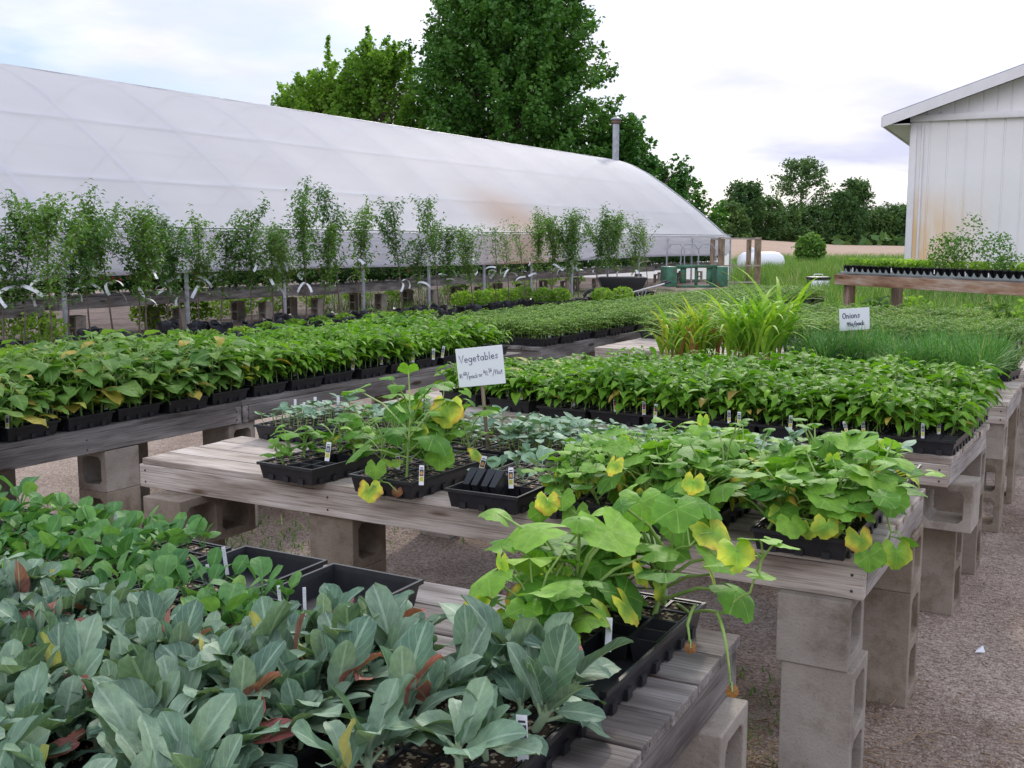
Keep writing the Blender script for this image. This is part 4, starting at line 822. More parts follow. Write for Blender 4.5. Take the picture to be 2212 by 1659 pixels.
# ------------------------------------------------------------------ potted saplings
def sapling_geo(r, h, tall=False, sparse=False):
    tr = G(); fo = G(); rs = np.random.RandomState(r.randrange(10 ** 6)); sx, sy = r.uniform(-.25, .25), r.uniform(-.25, .25)
    z0 = .26; pts = [np.array((sx * q ** 1.5 + .015 * math.sin(q * 9), sy * q ** 1.5, z0 + (h - z0) * q)) for q in np.linspace(0, 1, 7)]
    tube(tr, pts, np.linspace(.016, .004, 7), 6); C = []; tt = []
    nb = r.randint(7, 11)
    for i in range(nb):
        q = r.uniform(.36, .9); b = pts[0] + (pts[-1] - pts[0]) * q; a = r.random() * 6.28; ln = r.uniform(.35, .95) * (1.25 - q) * (h / 2) * 1.5; el = r.uniform(.75, 1.3); d = np.array((math.cos(a) * math.cos(el), math.sin(a) * math.cos(el), math.sin(el)))
        e = b + d * ln; m = b + d * ln * .5 + np.array((math.cos(a), math.sin(a), 0)) * .04; tube(tr, [b, m, e], [.006, .004, .002], 4)
        for k in range(int(ln * (130 if not sparse else 40))): u = r.random() ** .8; C.append(b + (e - b) * u + np.array([r.gauss(0, .06), r.gauss(0, .06), r.gauss(0, .05)]))
    for k in range(int(h * (175 if not sparse else 40))): q = r.uniform(.2, 1.0) ** .7; C.append(pts[0] + (pts[-1] - pts[0]) * q + np.array([r.gauss(0, .09), r.gauss(0, .09), 0]))
    C = np.array(C); tb = r.uniform(0, .5)
    for c in C:
        a = r.random() * 6.28; Lf = r.uniform(.07, .125); strip(fo, c, a, Lf, Lf * .52, wf_ovate, r.uniform(-.4, .4), -1.1, 2, 2, .3, 0, 0, min(.82, tb + r.uniform(0, .35)), r.uniform(-.5, .5), r)
    return tr, fo
def bag_geo(r, pot=False):
    g = G(); n = 18; prf = [(.12, 0), (.155, .06), (.16, .16), (.165, .25), (.172, .30), (.165, .305), (.155, .27)] if not pot else [(.14, 0), (.18, .25), (.20, .255), (.20, .29), (.18, .29), (.17, .25)]
    V = []
    for q, (rad, z) in enumerate(prf):
        for i in range(n): a = i * 2 * math.pi / n; k = 1 + (0 if pot else .09 * math.sin(3 * a + q) + r.uniform(-.05, .05)); V.append((rad * k * math.cos(a), rad * k * math.sin(a), z + (0 if pot else r.uniform(-.02, .02) * (q > 2) + .025 * math.sin(2 * a + 1) * (q > 2))))
    g.add(V, [(i * n + j, i * n + (j + 1) % n, (i + 1) * n + (j + 1) % n, (i + 1) * n + j) for i in range(len(prf) - 1) for j in range(n)])
    s = G(); s.add([(.15 * math.cos(i * 2 * math.pi / n), .15 * math.sin(i * 2 * math.pi / n), .25) for i in range(n)], [tuple(range(n))]); return g, s
def ribbon_geo(r):
    g = G(); n = 9; L_ = r.uniform(.24, .36); w_ = .021; c = r.uniform(1.0, 3.2); a = 0; x = z = 0; V = []
    a = r.uniform(-.3, .6)
    for i in range(n):
        V += [(x, -w_, z), (x, w_, z)]; x += math.cos(a) * L_ / n; z += math.sin(a) * L_ / n; a -= c / n
    F = [(2 * i, 2 * i + 1, 2 * i + 3, 2 * i + 2) for i in range(n - 1)]; g.add(V, F); return g
rr = random.Random(77)
SAP = []
for i in range(12):
    t_, f_ = sapling_geo(rr, 2.0, sparse=(i == 5)); SAP.append((t_.mesh('trunk', M_['bark']), f_.mesh('foliage', M_['sap'])))
BAG = []
for i in range(3): a, b = bag_geo(rr, False); BAG.append((a.mesh('grow_bag', M_['bag']), b.mesh('soil', M_['soil'])))
a, b = bag_geo(rr, True); POT = (a.mesh('pot', M_['black']), b.mesh('soil', M_['soil']))
RIB = [ribbon_geo(rr).mesh('paper_band', M_['rib'], False) for i in range(5)]
# trunk foot pixel, height of the top pixel
SP = [(8, 752, 445, 0), (52, 750, 420, 0), (112, 758, 425, 0), (150, 742, 450, 1), (195, 722, 432, 0), (245, 727, 412, 0), (300, 731, 432, 1), (318, 735, 445, 2), (362, 705, 466, 0), (395, 722, 462, 1), (430, 706, 456, 0), (478, 706, 478, 0), (545, 704, 432, 0), (590, 700, 470, 1), (612, 690, 480, 0), (662, 696, 386, 0), (700, 690, 470, 1), (735, 686, 400, 0), (775, 683, 432, 0), (868, 676, 416, 0), (905, 672, 512, 1), (948, 668, 425, 0), (965, 676, 470, 0), (1022, 668, 482, 0), (1072, 664, 475, 5), (1100, 660, 488, 5), (1135, 655, 470, 5), (1160, 648, 446, 0), (1192, 650, 452, 0), (1222, 652, 462, 0), (1250, 650, 456, 0), (1285, 646, 450, 0), (1310, 642, 452, 0), (1335, 642, 460, 1), (1372, 636, 472, 0), (1398, 634, 460, 5)]
for i, (px, py, pt, kd) in enumerate(SP):
    pot = px > 1150; zb = .27; X, Y = at(px, py - 4, zb); f = -X * math.sin(YAW) + Y * math.cos(YAW); h = H + (520 - pt) / FPX * f
    far_ = 'sapling in black %s, %s from left along the greenhouse' % ('pot' if pot else 'bag', (ORD[i] if i < 20 else 'twenty-' + ORD[i - 20] if i < 29 else 'thirtieth' if i == 29 else 'thirty-' + ORD[i - 30]))
    root = tag(empty('fruit_sapling', (X, Y, 0), rr.random() * 6.3), ('short ' if h < 1.9 else 'tall ') + ('sparse ' if kd == 5 else 'leafy ') + far_, 'potted tree', 'potted fruit saplings before the greenhouse')
    tm, fm = SAP[5 if kd == 5 else rr.choice([0, 1, 2, 3, 4, 6, 7, 8, 9, 10, 11])]; s = h / 2.16
    for me in (tm, fm): o = link(me.name, me, root); o.scale = (.82, .82, s)
    o.location.z = 0
    if pot: link('pot', POT[0], root); link('soil', POT[1], root)
    else: b = BAG[i % 3]; link('grow_bag', b[0], root); link('soil', b[1], root)
    for k in range(rr.choice([2, 2, 3, 4])): o = link('paper_band', rr.choice(RIB), root, loc=(rr.uniform(-.03, .03), rr.uniform(-.03, .03), rr.uniform(.75, 1.3)), rz=rr.random() * 6.3); o.scale = [rr.uniform(.75, 1.15)] * 3; o.rotation_euler[0] = rr.uniform(-1, 1)
# extra bags and pots without trees, weeds growing in them
k = 0
for i, (px, py) in enumerate([(30, 770), (85, 765), (160, 760), (200, 757), (270, 752), (345, 748), (400, 742), (455, 735), (520, 726), (580, 715), (640, 708), (690, 702), (745, 694), (840, 690), (885, 688), (925, 686), (1000, 664), (1035, 662), (1062, 658), (1095, 655), (1130, 650), (1175, 655), (1210, 655), (1300, 656), (1345, 652)]):
    X, Y = at(px, py, .25); root = tag(empty('grow_bag_plant', (X, Y, 0), i), 'low plant in black %s, %s from left at the feet of the saplings' % ('bag' if px < 950 else 'pot', ORD[i] if i < 20 else 'twenty-' + ORD[i - 20]), 'potted plant', 'black bags and pots at the feet of the saplings')
    if px < 950: b = BAG[i % 3]; link('grow_bag', b[0], root); link('soil', b[1], root)
    else: link('pot', POT[0], root); link('soil', POT[1], root)
    g = G(); rs3 = np.random.RandomState(i); hh = .14 if px < 950 else .34; P = bush_pts((0, 0, .24), .17 if px < 950 else .24, hh, 170 if px < 950 else 420, rs3); scatter(g, P, .045, rs3); g.build('foliage', M_['maple2'], root)
for i, (px, py) in enumerate([(20, 720), (90, 735), (330, 700), (415, 690), (470, 680), (530, 672), (600, 668), (680, 660), (770, 650), (860, 650), (985, 640), (1060, 625), (1130, 620), (1190, 612), (1240, 612)]):
    X, Y = at(px, py, .1); bushy('weed_clump', (X, Y, 0), .38, .45, 420, .05, M_['maple2'], 300 + i, 'leafy green weed clump, %s from the left between the saplings and the greenhouse bench' % ORD[i], 'weed', 'weed clumps before the greenhouse')
# ------------------------------------------------------------------ wheelbarrow, cart, frame, tank, bin
root = tag(empty('wheelbarrow', (*fwd(1342, 25.0), 0), YAW), 'black wheelbarrow with a deep tray and white handle behind the potted saplings', 'wheelbarrow')
g = G(); V = []
for z, a, b in ((.34, .30, .18), (.46, .46, .30), (.70, .56, .38), (.70, .53, .35), (.40, .32, .2)): V += [(-a, -b, z), (a, -b, z), (a, b, z), (-a, b, z)]
g.add(V, [(i * 4 + j, i * 4 + (j + 1) % 4, (i + 1) * 4 + (j + 1) % 4, (i + 1) * 4 + j) for i in range(4) for j in range(4)] + [(16, 17, 18, 19)]); g.build('tray', M_['dark'], root, bevel=.02)
for s in (-1, 1): g = G(); tube(g, [(-.75, s * .12, .22), (0, s * .24, .30), (.95, s * .30, .56)], .018, 6); h_ = g.build('handle', M_['wz'] if s > 0 else M_['white'], root); g = G(); tube(g, [(.95, s * .30, .56), (1.1, s * .31, .6)], .025, 6, cap=True); g.build('grip', M_['dark'], h_); g = G(); tube(g, [(.35, s * .26, .36), (.42, s * .26, 0.01), (.55, s * .26, .42)], .014, 6); g.build('leg', M_['steel'], root)
g = G(); tube(g, [(-.68 + .19 * math.cos(a), 0, .20 + .19 * math.sin(a)) for a in np.linspace(0, 6.2832, 19)], .045, 6); wl = g.build('wheel', M_['dark'], root); g = G(); box(g, (-.68, 0, .2), (.28, .03, .05)); box(g, (-.68, 0, .2), (.05, .031, .28)); g.build('rim', M_['steel'], wl)
root = tag(empty('green_cart', (*fwd(1497, 34.0), 0), YAW + R(4)), 'old green metal cart with curved pipe hoops beside the greenhouse end', 'cart')
for x in (-.8, .8): g = G(); box(g, (x, 0, .42), (.34, .9, .62)); g.build('side_box', M_['green'], root, bevel=.02)
for x in (0,): g = G(); box(g, (x, -.3, .40), (.08, .08, .62)); g.build('post', M_['green'], root)
g = G(); box(g, (0, -.34, .74), (1.26, .12, .09)); g.build('top_rail', M_['green'], root); g = G(); box(g, (0, -.36, .12), (1.26, .10, .08)); g.build('bottom_rail', M_['green'], root)
for x in (-.55, .55): g = G(); box(g, (x * .75, -.32, .45), (.18, .06, .48)); g.build('leg_plate', M_['green'], root)
for x in (-.6, -.15, .4): g = G(); tube(g, [(x - .28, 0, .72), (x - .26, 0, 1.25), (x - .15, 0, 1.42), (x + .15, 0, 1.42), (x + .28, 0, 1.25), (x + .3, 0, .72)], .018, 6); g.build('hoop', M_['steel'], root)
root = tag(empty('wooden_frame', (*fwd(1594, 35.5), 0), YAW + R(8)), 'open frame of two thick wooden posts with thin rails at the greenhouse corner', 'wooden frame')
for x in (-.62, .62): g = G(); box(g, (x, 0, .82), (.19, .14, 1.64), t=.3 + x); g.build('post', M_['wz'], root, False, .01)
for x in (-.55, .72): g = G(); box(g, (x, 1.1, .78), (.14, .12, 1.56), t=.6 + x); g.build('post', M_['wz'], root, False, .01)
for z in (1.60, .72, .18): g = G(); box(g, (0, -.085, z), (1.34, .03, .045), t=z); g.build('rail', M_['wx'], root, False)
for x in (-.62, .66): g = G(); box(g, (x, .55, 1.58), (.05, .96, .05)); g.build('side_rail', M_['wy'], root, False)
root = tag(empty('propane_tank', (*fwd(1640, 52), -.22), YAW + R(10)), 'white propane tank on its side behind the wooden frame', 'tank')
g = G(); pr = [(-1.15, .02), (-1.13, .2), (-1.05, .36), (-.9, .46), (-.7, .5), (.7, .5), (.9, .46), (1.05, .36), (1.13, .2), (1.15, .02)]; n = 22
g.add([(x, r_ * math.cos(a), .72 + r_ * math.sin(a)) for x, r_ in pr for a in np.arange(n) * 2 * math.pi / n], [(i * n + j, i * n + (j + 1) % n, (i + 1) * n + (j + 1) % n, (i + 1) * n + j) for i in range(len(pr) - 1) for j in range(n)]); g.build('tank_body', M_['white'], root)
g = G(); lathe(g, [(.2, 1.18), (.2, 1.34), (.15, 1.42), (.001, 1.44)], (-.55, 0, 0), 14); g.build('valve_dome', M_['white'], root)
for x in (-.7, .7): g = G(); box(g, (x, 0, .12), (.14, .7, .24)); g.build('foot', M_['conc'], root)
root = tag(empty('black_bin', (*fwd(1765, 27), 0), YAW), 'black box with a white label and carrying handle in the tall grass', 'bin')
g = G(); box(g, (0, 0, .30), (.50, .36, .56), taper=.9); g.build('body', M_['dark'], root, bevel=.02); g = G(); box(g, (0, 0, .61), (.53, .39, .06)); g.build('lid', M_['black'], root, bevel=.015)
g = G(); box(g, (0, -.190, .40), (.46, .012, .30)); lb = g.build('label', M_['white'], root); g = G(); g.add([(.08, -.198, .44), (.20, -.198, .44), (.14, -.198, .36)], [(0, 2, 1)]); g.build('diamond_mark', M_['darkpic'], lb)
g = G(); tube(g, [(-.12, 0, .63), (-.10, 0, .70), (.10, 0, .70), (.12, 0, .63)], .014, 6); g.build('handle', M_['white'], root)
# ------------------------------------------------------------------ white barn
bx_, by_ = fwd(1952, 26); BR = YAW - R(26)
M_['siding'] = plastic('painted_siding', 0.0, (.73, .705, .725)); 
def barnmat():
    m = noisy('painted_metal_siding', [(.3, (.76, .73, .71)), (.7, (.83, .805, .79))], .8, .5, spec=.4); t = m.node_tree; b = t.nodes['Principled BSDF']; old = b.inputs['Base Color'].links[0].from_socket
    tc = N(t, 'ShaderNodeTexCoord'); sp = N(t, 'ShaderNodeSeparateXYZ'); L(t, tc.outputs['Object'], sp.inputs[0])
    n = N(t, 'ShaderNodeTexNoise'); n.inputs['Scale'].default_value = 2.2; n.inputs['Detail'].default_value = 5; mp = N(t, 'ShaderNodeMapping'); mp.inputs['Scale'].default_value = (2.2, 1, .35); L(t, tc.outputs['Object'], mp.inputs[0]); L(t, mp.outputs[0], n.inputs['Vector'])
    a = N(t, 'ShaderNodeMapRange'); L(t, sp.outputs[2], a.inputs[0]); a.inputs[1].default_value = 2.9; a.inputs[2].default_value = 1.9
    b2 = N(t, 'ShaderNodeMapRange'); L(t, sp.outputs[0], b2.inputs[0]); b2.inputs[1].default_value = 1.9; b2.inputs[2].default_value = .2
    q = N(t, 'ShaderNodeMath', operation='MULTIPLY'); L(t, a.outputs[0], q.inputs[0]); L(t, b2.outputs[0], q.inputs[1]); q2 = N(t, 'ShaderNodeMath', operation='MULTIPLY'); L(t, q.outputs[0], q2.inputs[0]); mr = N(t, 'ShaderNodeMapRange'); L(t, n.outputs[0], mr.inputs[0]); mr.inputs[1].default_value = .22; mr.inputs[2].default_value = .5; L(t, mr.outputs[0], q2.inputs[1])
    x = N(t, 'ShaderNodeMix', data_type='RGBA'); L(t, q2.outputs[0], x.inputs[0]); L(t, old, x.inputs[6]); x.inputs[7].default_value = (.76, .52, .28, 1); L(t, x.outputs[2], b.inputs['Base Color']); return m  # orange tint over the siding, stronger low down near the corner
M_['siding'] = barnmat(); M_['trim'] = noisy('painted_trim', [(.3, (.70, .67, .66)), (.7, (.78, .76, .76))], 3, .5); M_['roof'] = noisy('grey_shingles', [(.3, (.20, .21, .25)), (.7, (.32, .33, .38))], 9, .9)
barn = tag(empty('barn', (bx_, by_, 0), BR), 'white metal-sided barn with a low gable and orange-tinted corner', 'barn')
BW, BL, EH, SL = 9.6, 14.0, 4.42, .335
def corrug(L_, zf, dx=.40):
    xs_ = []; x = .02
    while x < L_ - .02:
        xs_ += [(x, 0), (min(x + dx - .05, L_), 0), (min(x + dx - .035, L_), .02), (min(x + dx - .015, L_), .02)]; x += dx
    xs_.append((L_, 0)); return xs_
g = G(); pf = corrug(BW, 0); V = []
for x, d in pf: V += [(x, d, 0), (x, d, 4.30)]
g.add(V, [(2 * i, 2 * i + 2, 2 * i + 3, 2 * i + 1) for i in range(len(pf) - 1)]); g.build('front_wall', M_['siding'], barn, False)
g = G(); V = []
for x, d in corrug(BW, 0, .30): V += [(x, d + .0, 4.44), (x, d + .0, max(4.441, EH + .0 + SL * (BW / 2 - abs(x - BW / 2))))]
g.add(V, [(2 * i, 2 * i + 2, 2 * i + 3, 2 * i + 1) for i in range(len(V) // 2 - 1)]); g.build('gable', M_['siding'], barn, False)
for x in (0, BW):
    g = G(); V = []
    for y, d in corrug(BL, 0): V += [(x + (d if x == 0 else -d), y, 0), (x + (d if x == 0 else -d), y, EH)]
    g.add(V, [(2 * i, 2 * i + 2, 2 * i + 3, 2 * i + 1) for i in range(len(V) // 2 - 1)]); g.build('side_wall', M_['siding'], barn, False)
g = G(); g.add([(0, BL, 0), (BW, BL, 0), (BW, BL, EH), (BW / 2, BL, EH + SL * BW / 2), (0, BL, EH)], [(0, 1, 2, 3, 4)]); g.build('back_wall', M_['siding'], barn, False)
g = G(); box(g, (.0 + .04, -.025, 2.15), (.14, .045, 4.28)); g.build('corner_trim', M_['trim'], barn, bevel=.006); g = G(); box(g, (-.025, .10, 2.2), (.045, .2, 4.38)); g.build('corner_trim', M_['trim'], barn, bevel=.006)
g = G(); box(g, (.24, -.03, 2.13), (.05, .05, 4.24)); g.build('downpipe', M_['trim'], barn, bevel=.01)
g = G(); box(g, (BW / 2, -.06, 4.37), (BW + .1, .12, .15)); g.build('band', M_['trim'], barn, bevel=.008)
ov, of = .62, .45
for s in (-1, 1):
    xe = BW / 2 + s * (BW / 2 + ov); ze = EH + .12 - SL * ov; xr, zr = BW / 2, EH + .12 + SL * BW / 2
    def slab(g, y0, y1, t0, t1): g.add([(xe, y0, ze + t0), (xr, y0, zr + t0), (xr, y1, zr + t0), (xe, y1, ze + t0), (xe, y0, ze + t1), (xr, y0, zr + t1), (xr, y1, zr + t1), (xe, y1, ze + t1)], BF)
    g = G(); slab(g, -of + .0, BL + of, .0, .10); g.build('roof', M_['roof'], barn, False)
    g = G(); slab(g, -of - .035, -of - .005, -.17, .075); g.build('rake_board', M_['trim'], barn, False)
    g = G(); box(g, (xe - s * .0 + s * .02, BL / 2, ze - .03), (.03, BL + 2 * of, .22)); g.build('fascia', M_['trim'], barn, False)
    g = G(); box(g, (BW / 2 + s * (BW / 2 + ov / 2), BL / 2, ze - .11), (ov - .04, BL + 2 * of - .1, .02)); g.build('soffit', M_['trim'], barn, False)
# bench before the barn with pots of herbs
X0, Y0_ = at(1808, 590, 1.14); X1, Y1_ = at(2290, 612, 1.14); ang = math.atan2(Y1_ - Y0_, X1 - X0); ln = math.hypot(X1 - X0, Y1_ - Y0_)
root = tag(empty('bench', (X0, Y0_, 0), ang), 'high bench with a brown stained front board in front of the white barn', 'bench')
g = G(); box(g, (ln / 2, .45, 1.125), (ln, .9, .03)); g.build('bench_top', M_['wgx'], root, False); g = G(); box(g, (ln / 2, -.02, 1.065), (ln, .04, .12)); g.build('front_board', M_['wred'], root, False, .004)
for x in (.12, ln - .3):
    for y in (.1, .8): g = G(); box(g, (x, y, .55), (.10, .10, 1.11)); g.build('leg', M_['wz'], root, False, .004)
g = G(); prx = []; np_ = int(ln / .105)
V = []; F = []
for i in range(np_):
    x = i * .105; b = len(V); V += [(x, .05, 1.142), (x + .105, .05, 1.142), (x + .105, .04, 1.20), (x + .0525 + .03, .045, 1.165), (x + .0525, .046, 1.155), (x + .0525 - .03, .045, 1.165), (x, .04, 1.20)]; F.append((b, b + 1, b + 2, b + 3, b + 4, b + 5, b + 6))
g.add(V, F); tr_ = g.build('pot_carrier', M_['greypic'], None, False); tr_.location = (X0, Y0_, 0); tr_.rotation_euler = (0, 0, ang); sm = tr_.modifiers.new('solid', 'SOLIDIFY'); sm.thickness = .006
tag(tr_, 'long grey carrier with scalloped edge holding small pots on the high bench', 'pot carrier')
PT = G(); lathe(PT, [(.035, 0), (.046, .085), (.05, .085), (.05, .095), (.044, .095), (.042, .08), (.001, .08)], n=12); PTM = PT.mesh('pot', M_['black'])
HB = []
for i in range(5): g = G(); q = np.random.RandomState(i + 50); scatter(g, bush_pts((0, 0, .08), (.06, .10, .15, .08, .16)[i], (.10, .2, .40, .10, .62)[i], (60, 120, 260, 60, 260)[i], q), (.024, .020, .021, .03, .020)[i], q); HB.append(g.mesh('foliage', M_['sap'] if i in (1, 2, 4) else M_['maple2']))
k = 0
for row in range(2):
    for i in range(0, np_ - 1):
        x = i * .105 + .052; u = x / ln; px_ = 1808 + 482 * u; r_ = rr.random(); v = 0 if px_ < 1905 else 3 if px_ < 1995 else 2 if (2020 < px_ < 2170 and r_ < .6) else (1 if r_ < .5 and px_ < 2190 else 0)
        if 2055 < px_ < 2110 and row == 1 and i % 3 == 0: v = 4
        root = tag(empty('herb_pot', (X0 + math.cos(ang) * x - math.sin(ang) * (.11 + row * .12), Y0_ + math.sin(ang) * x + math.cos(ang) * (.11 + row * .12), 1.143), rr.random() * 6), '%s potted herb, number %d from the left, %s row, high bench' % (('low', 'feathery', 'bushy', 'broad-leaved', 'tall airy')[v], i + 1, ('front', 'rear')[row]), 'potted herb', 'potted herbs on the high bench'); k += 1
        link('pot', PTM, root); link('foliage', HB[v], root)
for i, (px, h_) in enumerate([(1850, .5), (1905, .55), (1960, .6), (2030, .4), (2090, .45), (2150, .5), (2200, .5)]):
    X, Y = fwd(px, 15.5 - i * .25); bushy('weed_clump', (X, Y, 0), .42, h_ + .15, 500, .06, M_['far'] if i % 2 else M_['maple2'], 400 + i, 'leafy weed clump, %s from the left under the high bench by the barn' % ORD[i], 'weed', 'weed clumps under the barn bench')
# ------------------------------------------------------------------ trees
def limb_tree(name, x, y, h, crown, label, seed, m, nclump, nleaf, lsz, trunk_r=.25, cl=(1.3, .5), up=.5, z0=1.5, group=None, spires=()):
    """crown(q) gives the radius at relative height q"""
    rs = np.random.RandomState(seed); root = tag(empty(name, (x, y, 0)), label, 'tree', group)
    tr = G(); tube(tr, [(0, 0, 0), (.1, .05, h * .3), (-.1, .1, h * .62), (0, 0, h * .95)], [trunk_r, trunk_r * .75, trunk_r * .4, .03], 9); fo = G(); lim = G()
    C = []; T = []
    for i in range(nclump):
        q = rs.uniform(0, 1) ** .85; rad = crown(q); a = rs.uniform(0, 6.28); f = rs.uniform(.12, 1) ** .5; zz = z0 + (h - z0) * q; ex = 1 + .22 * (rs.rand() < .25) * rs.rand()
        c = np.array((math.cos(a) * rad * f * ex, math.sin(a) * rad * f * ex, zz)); d = np.array((math.cos(a), math.sin(a), up + rs.uniform(-.2, .5))); d /= np.linalg.norm(d)
        if i % 3 == 0: tube(lim, [(0, 0, max(.8, zz - rad * f * .8)), c * .55 + (0, 0, (zz - rad * .3) * .45), c], [.06, .04, .015], 4)
        ln_, w_ = cl[0] * rs.uniform(.6, 1.3), cl[1] * rs.uniform(.7, 1.3); n_ = int(nleaf * rs.uniform(.7, 1.2)); u = rs.uniform(-.6, .6, n_); pts = c + d * (u * ln_)[:, None] + rs.normal(size=(n_, 3)) * (w_ * (1 - np.abs(u)) * .6)[:, None]
        C.append(pts); tb = rs.uniform(0, .45); T.append(np.clip(tb + rs.uniform(0, .35, n_), 0, .82))
    for (sx, sy, z1, z2, w_) in spires:
        n_ = int((z2 - z1) * nleaf * .9); u = rs.uniform(0, 1, n_); C.append(np.stack([sx + rs.normal(size=n_) * w_ * (1.15 - u), sy + rs.normal(size=n_) * w_ * (1.15 - u), z1 + (z2 - z1) * u], 1)); T.append(rs.uniform(.1, .7, n_)); tube(lim, [(sx * .3, sy * .3, z1 * .5), (sx, sy, z1), (sx, sy, z2 * .97)], [.08, .05, .01], 4)
    C = np.concatenate(C); T = np.concatenate(T); keep = C[:, 2] > .3; scatter(fo, C[keep], lsz, rs, t=T[keep], elong=1.3)
    t_ = tr.build('trunk', M_['bark'], root); 
    if lim.n: lim.build('limb', M_['bark'], root)
    fo.build('crown', m, root); return root
cr_col = lambda R_: (lambda q: R_ * (math.sin(math.pi * min(1, .12 + q * .86)) ** .45))
X, Y = fwd(1108, 60); limb_tree('maple_tree', X, Y, 16.6, cr_col(4.95), 'huge dark green maple rising behind the greenhouse roof out of the picture', 11, M_['maple'], 1150, 90, .19, .45, (1.5, .42), .35)
X, Y = fwd(830, 62); limb_tree('young_maple', X, Y, 11.7, cr_col(2.9), 'pale green spiky tree directly left of the huge maple', 12, M_['maple2'], 300, 90, .18, .2, (1.5, .35), 1.6, spires=[(-.5, -.5, 10.4, 13.3, .28), (.8, .2, 10, 12.4, .25), (2.0, 0, 9.5, 12.1, .25), (-2.2, 0, 9, 11.6, .25)])
X, Y = fwd(715, 63); limb_tree('young_maple', X, Y, 10.6, cr_col(2.5), 'lower pale green tree with two thin spires, left of the spiky tree', 13, M_['maple2'], 230, 90, .18, .18, (1.4, .35), 1.6, spires=[(.2, 0, 9, 13.0, .2), (-1.2, 0, 9, 11.2, .22), (1.4, 0, 9, 11.6, .2)])
X, Y = fwd(650, 64); limb_tree('young_maple', X, Y, 10.0, cr_col(1.9), 'smallest pale green tree at the left end above the greenhouse roof', 14, M_['maple2'], 160, 85, .18, .15, (1.2, .3), 1.4, spires=[(.3, 0, 9, 10.8, .2), (-.9, 0, 8.6, 10.2, .2)])
X, Y = fwd(1330, 61); limb_tree('maple_tree', X, Y, 8.0, cr_col(1.9), 'dark green tree behind the greenhouse chimney', 15, M_['maple'], 200, 85, .19, .25, (1.4, .4), .9)
X, Y = fwd(1430, 60); limb_tree('young_maple', X, Y, 5.6, cr_col(1.9), 'slender leafy tree over the sloping end of the greenhouse', 16, M_['maple'], 90, 75, .18, .15, (1.3, .3), 1.4, spires=[(-.8, 0, 4, 6.3, .2), (1.0, 0, 3.4, 5.0, .2)])
X, Y = fwd(1510, 62); limb_tree('young_maple', X, Y, 3.9, cr_col(1.1), 'little spiky tree beside the end of the greenhouse', 17, M_['maple'], 40, 60, .18, .1, (1.2, .3), 1.4)
rnd2 = lambda a: (lambda q: a * math.sin(math.pi * min(1, .15 + .8 * q)) ** .6)
FT = [(1722, 205, 16.2, 5.4, 'lone open-crowned tree standing tallest above the far tree line', 1.8), (1838, 205, 12.6, 2.6, 'knobbly far tree with a small round head near the barn', 1.4), (1812, 200, 9.8, 3.4, 'rounded far tree just left of the knobbly one', 0), (1600, 190, 11.0, 4.0, 'broad bushy tree at the left end of the far tree line', 0), (1640, 195, 8.8, 4.0, 'low bushy tree beside the broad one in the far tree line', 0), (1570, 185, 7.2, 3.0, 'small bushy tree beside the greenhouse in the far tree line', 0), (1700, 200, 6.6, 5.0, 'low dark tree beneath the lone tall tree', 0), (1762, 200, 7.2, 4.6, 'low dark tree right of the lone tall tree', 0), (1880, 210, 7.2, 4.4, 'far dark tree between the knobbly tree and the barn', 0), (1925, 210, 7.8, 4.6, 'far dark tree touching the corner of the barn', 0), (1965, 212, 7.4, 4.2, 'far dark tree hidden mostly by the barn corner', 0)]
for i, (px, f, h, R_, lb, z0) in enumerate(FT):
    X, Y = fwd(px, f); limb_tree('far_tree', X, Y, h, rnd2(R_), lb, 30 + i, M_['far'], 110 if i else 150, 80 if i else 50, .36, .3, (2.0, .9), .3, max(.4, z0 * 2.2), group='trees beyond the ploughed field')
rs = np.random.RandomState(9); pts = []
for i in range(900): px = rs.uniform(-3200, 5200); f = rs.uniform(195, 235); X, Y = fwd(px, f); hh = rs.uniform(2.5, 6.2) * (.75 if 1650 < px < 2000 else 1); pts.append(np.array((X, Y, 0)) + np.stack([rs.normal(size=26) * 2.6, rs.normal(size=26) * 2.6, rs.uniform(0, 1, 26) ** .7 * hh], 1))
g = G(); scatter(g, np.concatenate(pts), 1.25, rs); tag(g.build('distant_woodland', M_['far']), 'dark green belt of distant woods beyond the ploughed field', 'woods', kind='stuff')
for i, (px, f, h, R_) in enumerate([(1790, 62, 2.6, 1.2), (1745, 66, 1.9, .9), (1905, 58, 1.9, .9), (1668, 60, 1.6, 1.2)]):
    X, Y = fwd(px, f); i == 1 and bushy('shrub', (X, Y, 0), R_, h, 1500, .16, M_['sap'], 500 + i, ('bushy light green shrub in the tall grass below the far trees', 'lower light green shrub left of the bushy one in the grass', 'small pale shrub in the grass near the barn corner', 'low shrub in the grass behind the propane tank')[i], 'shrub', 'shrubs in the tall grass')
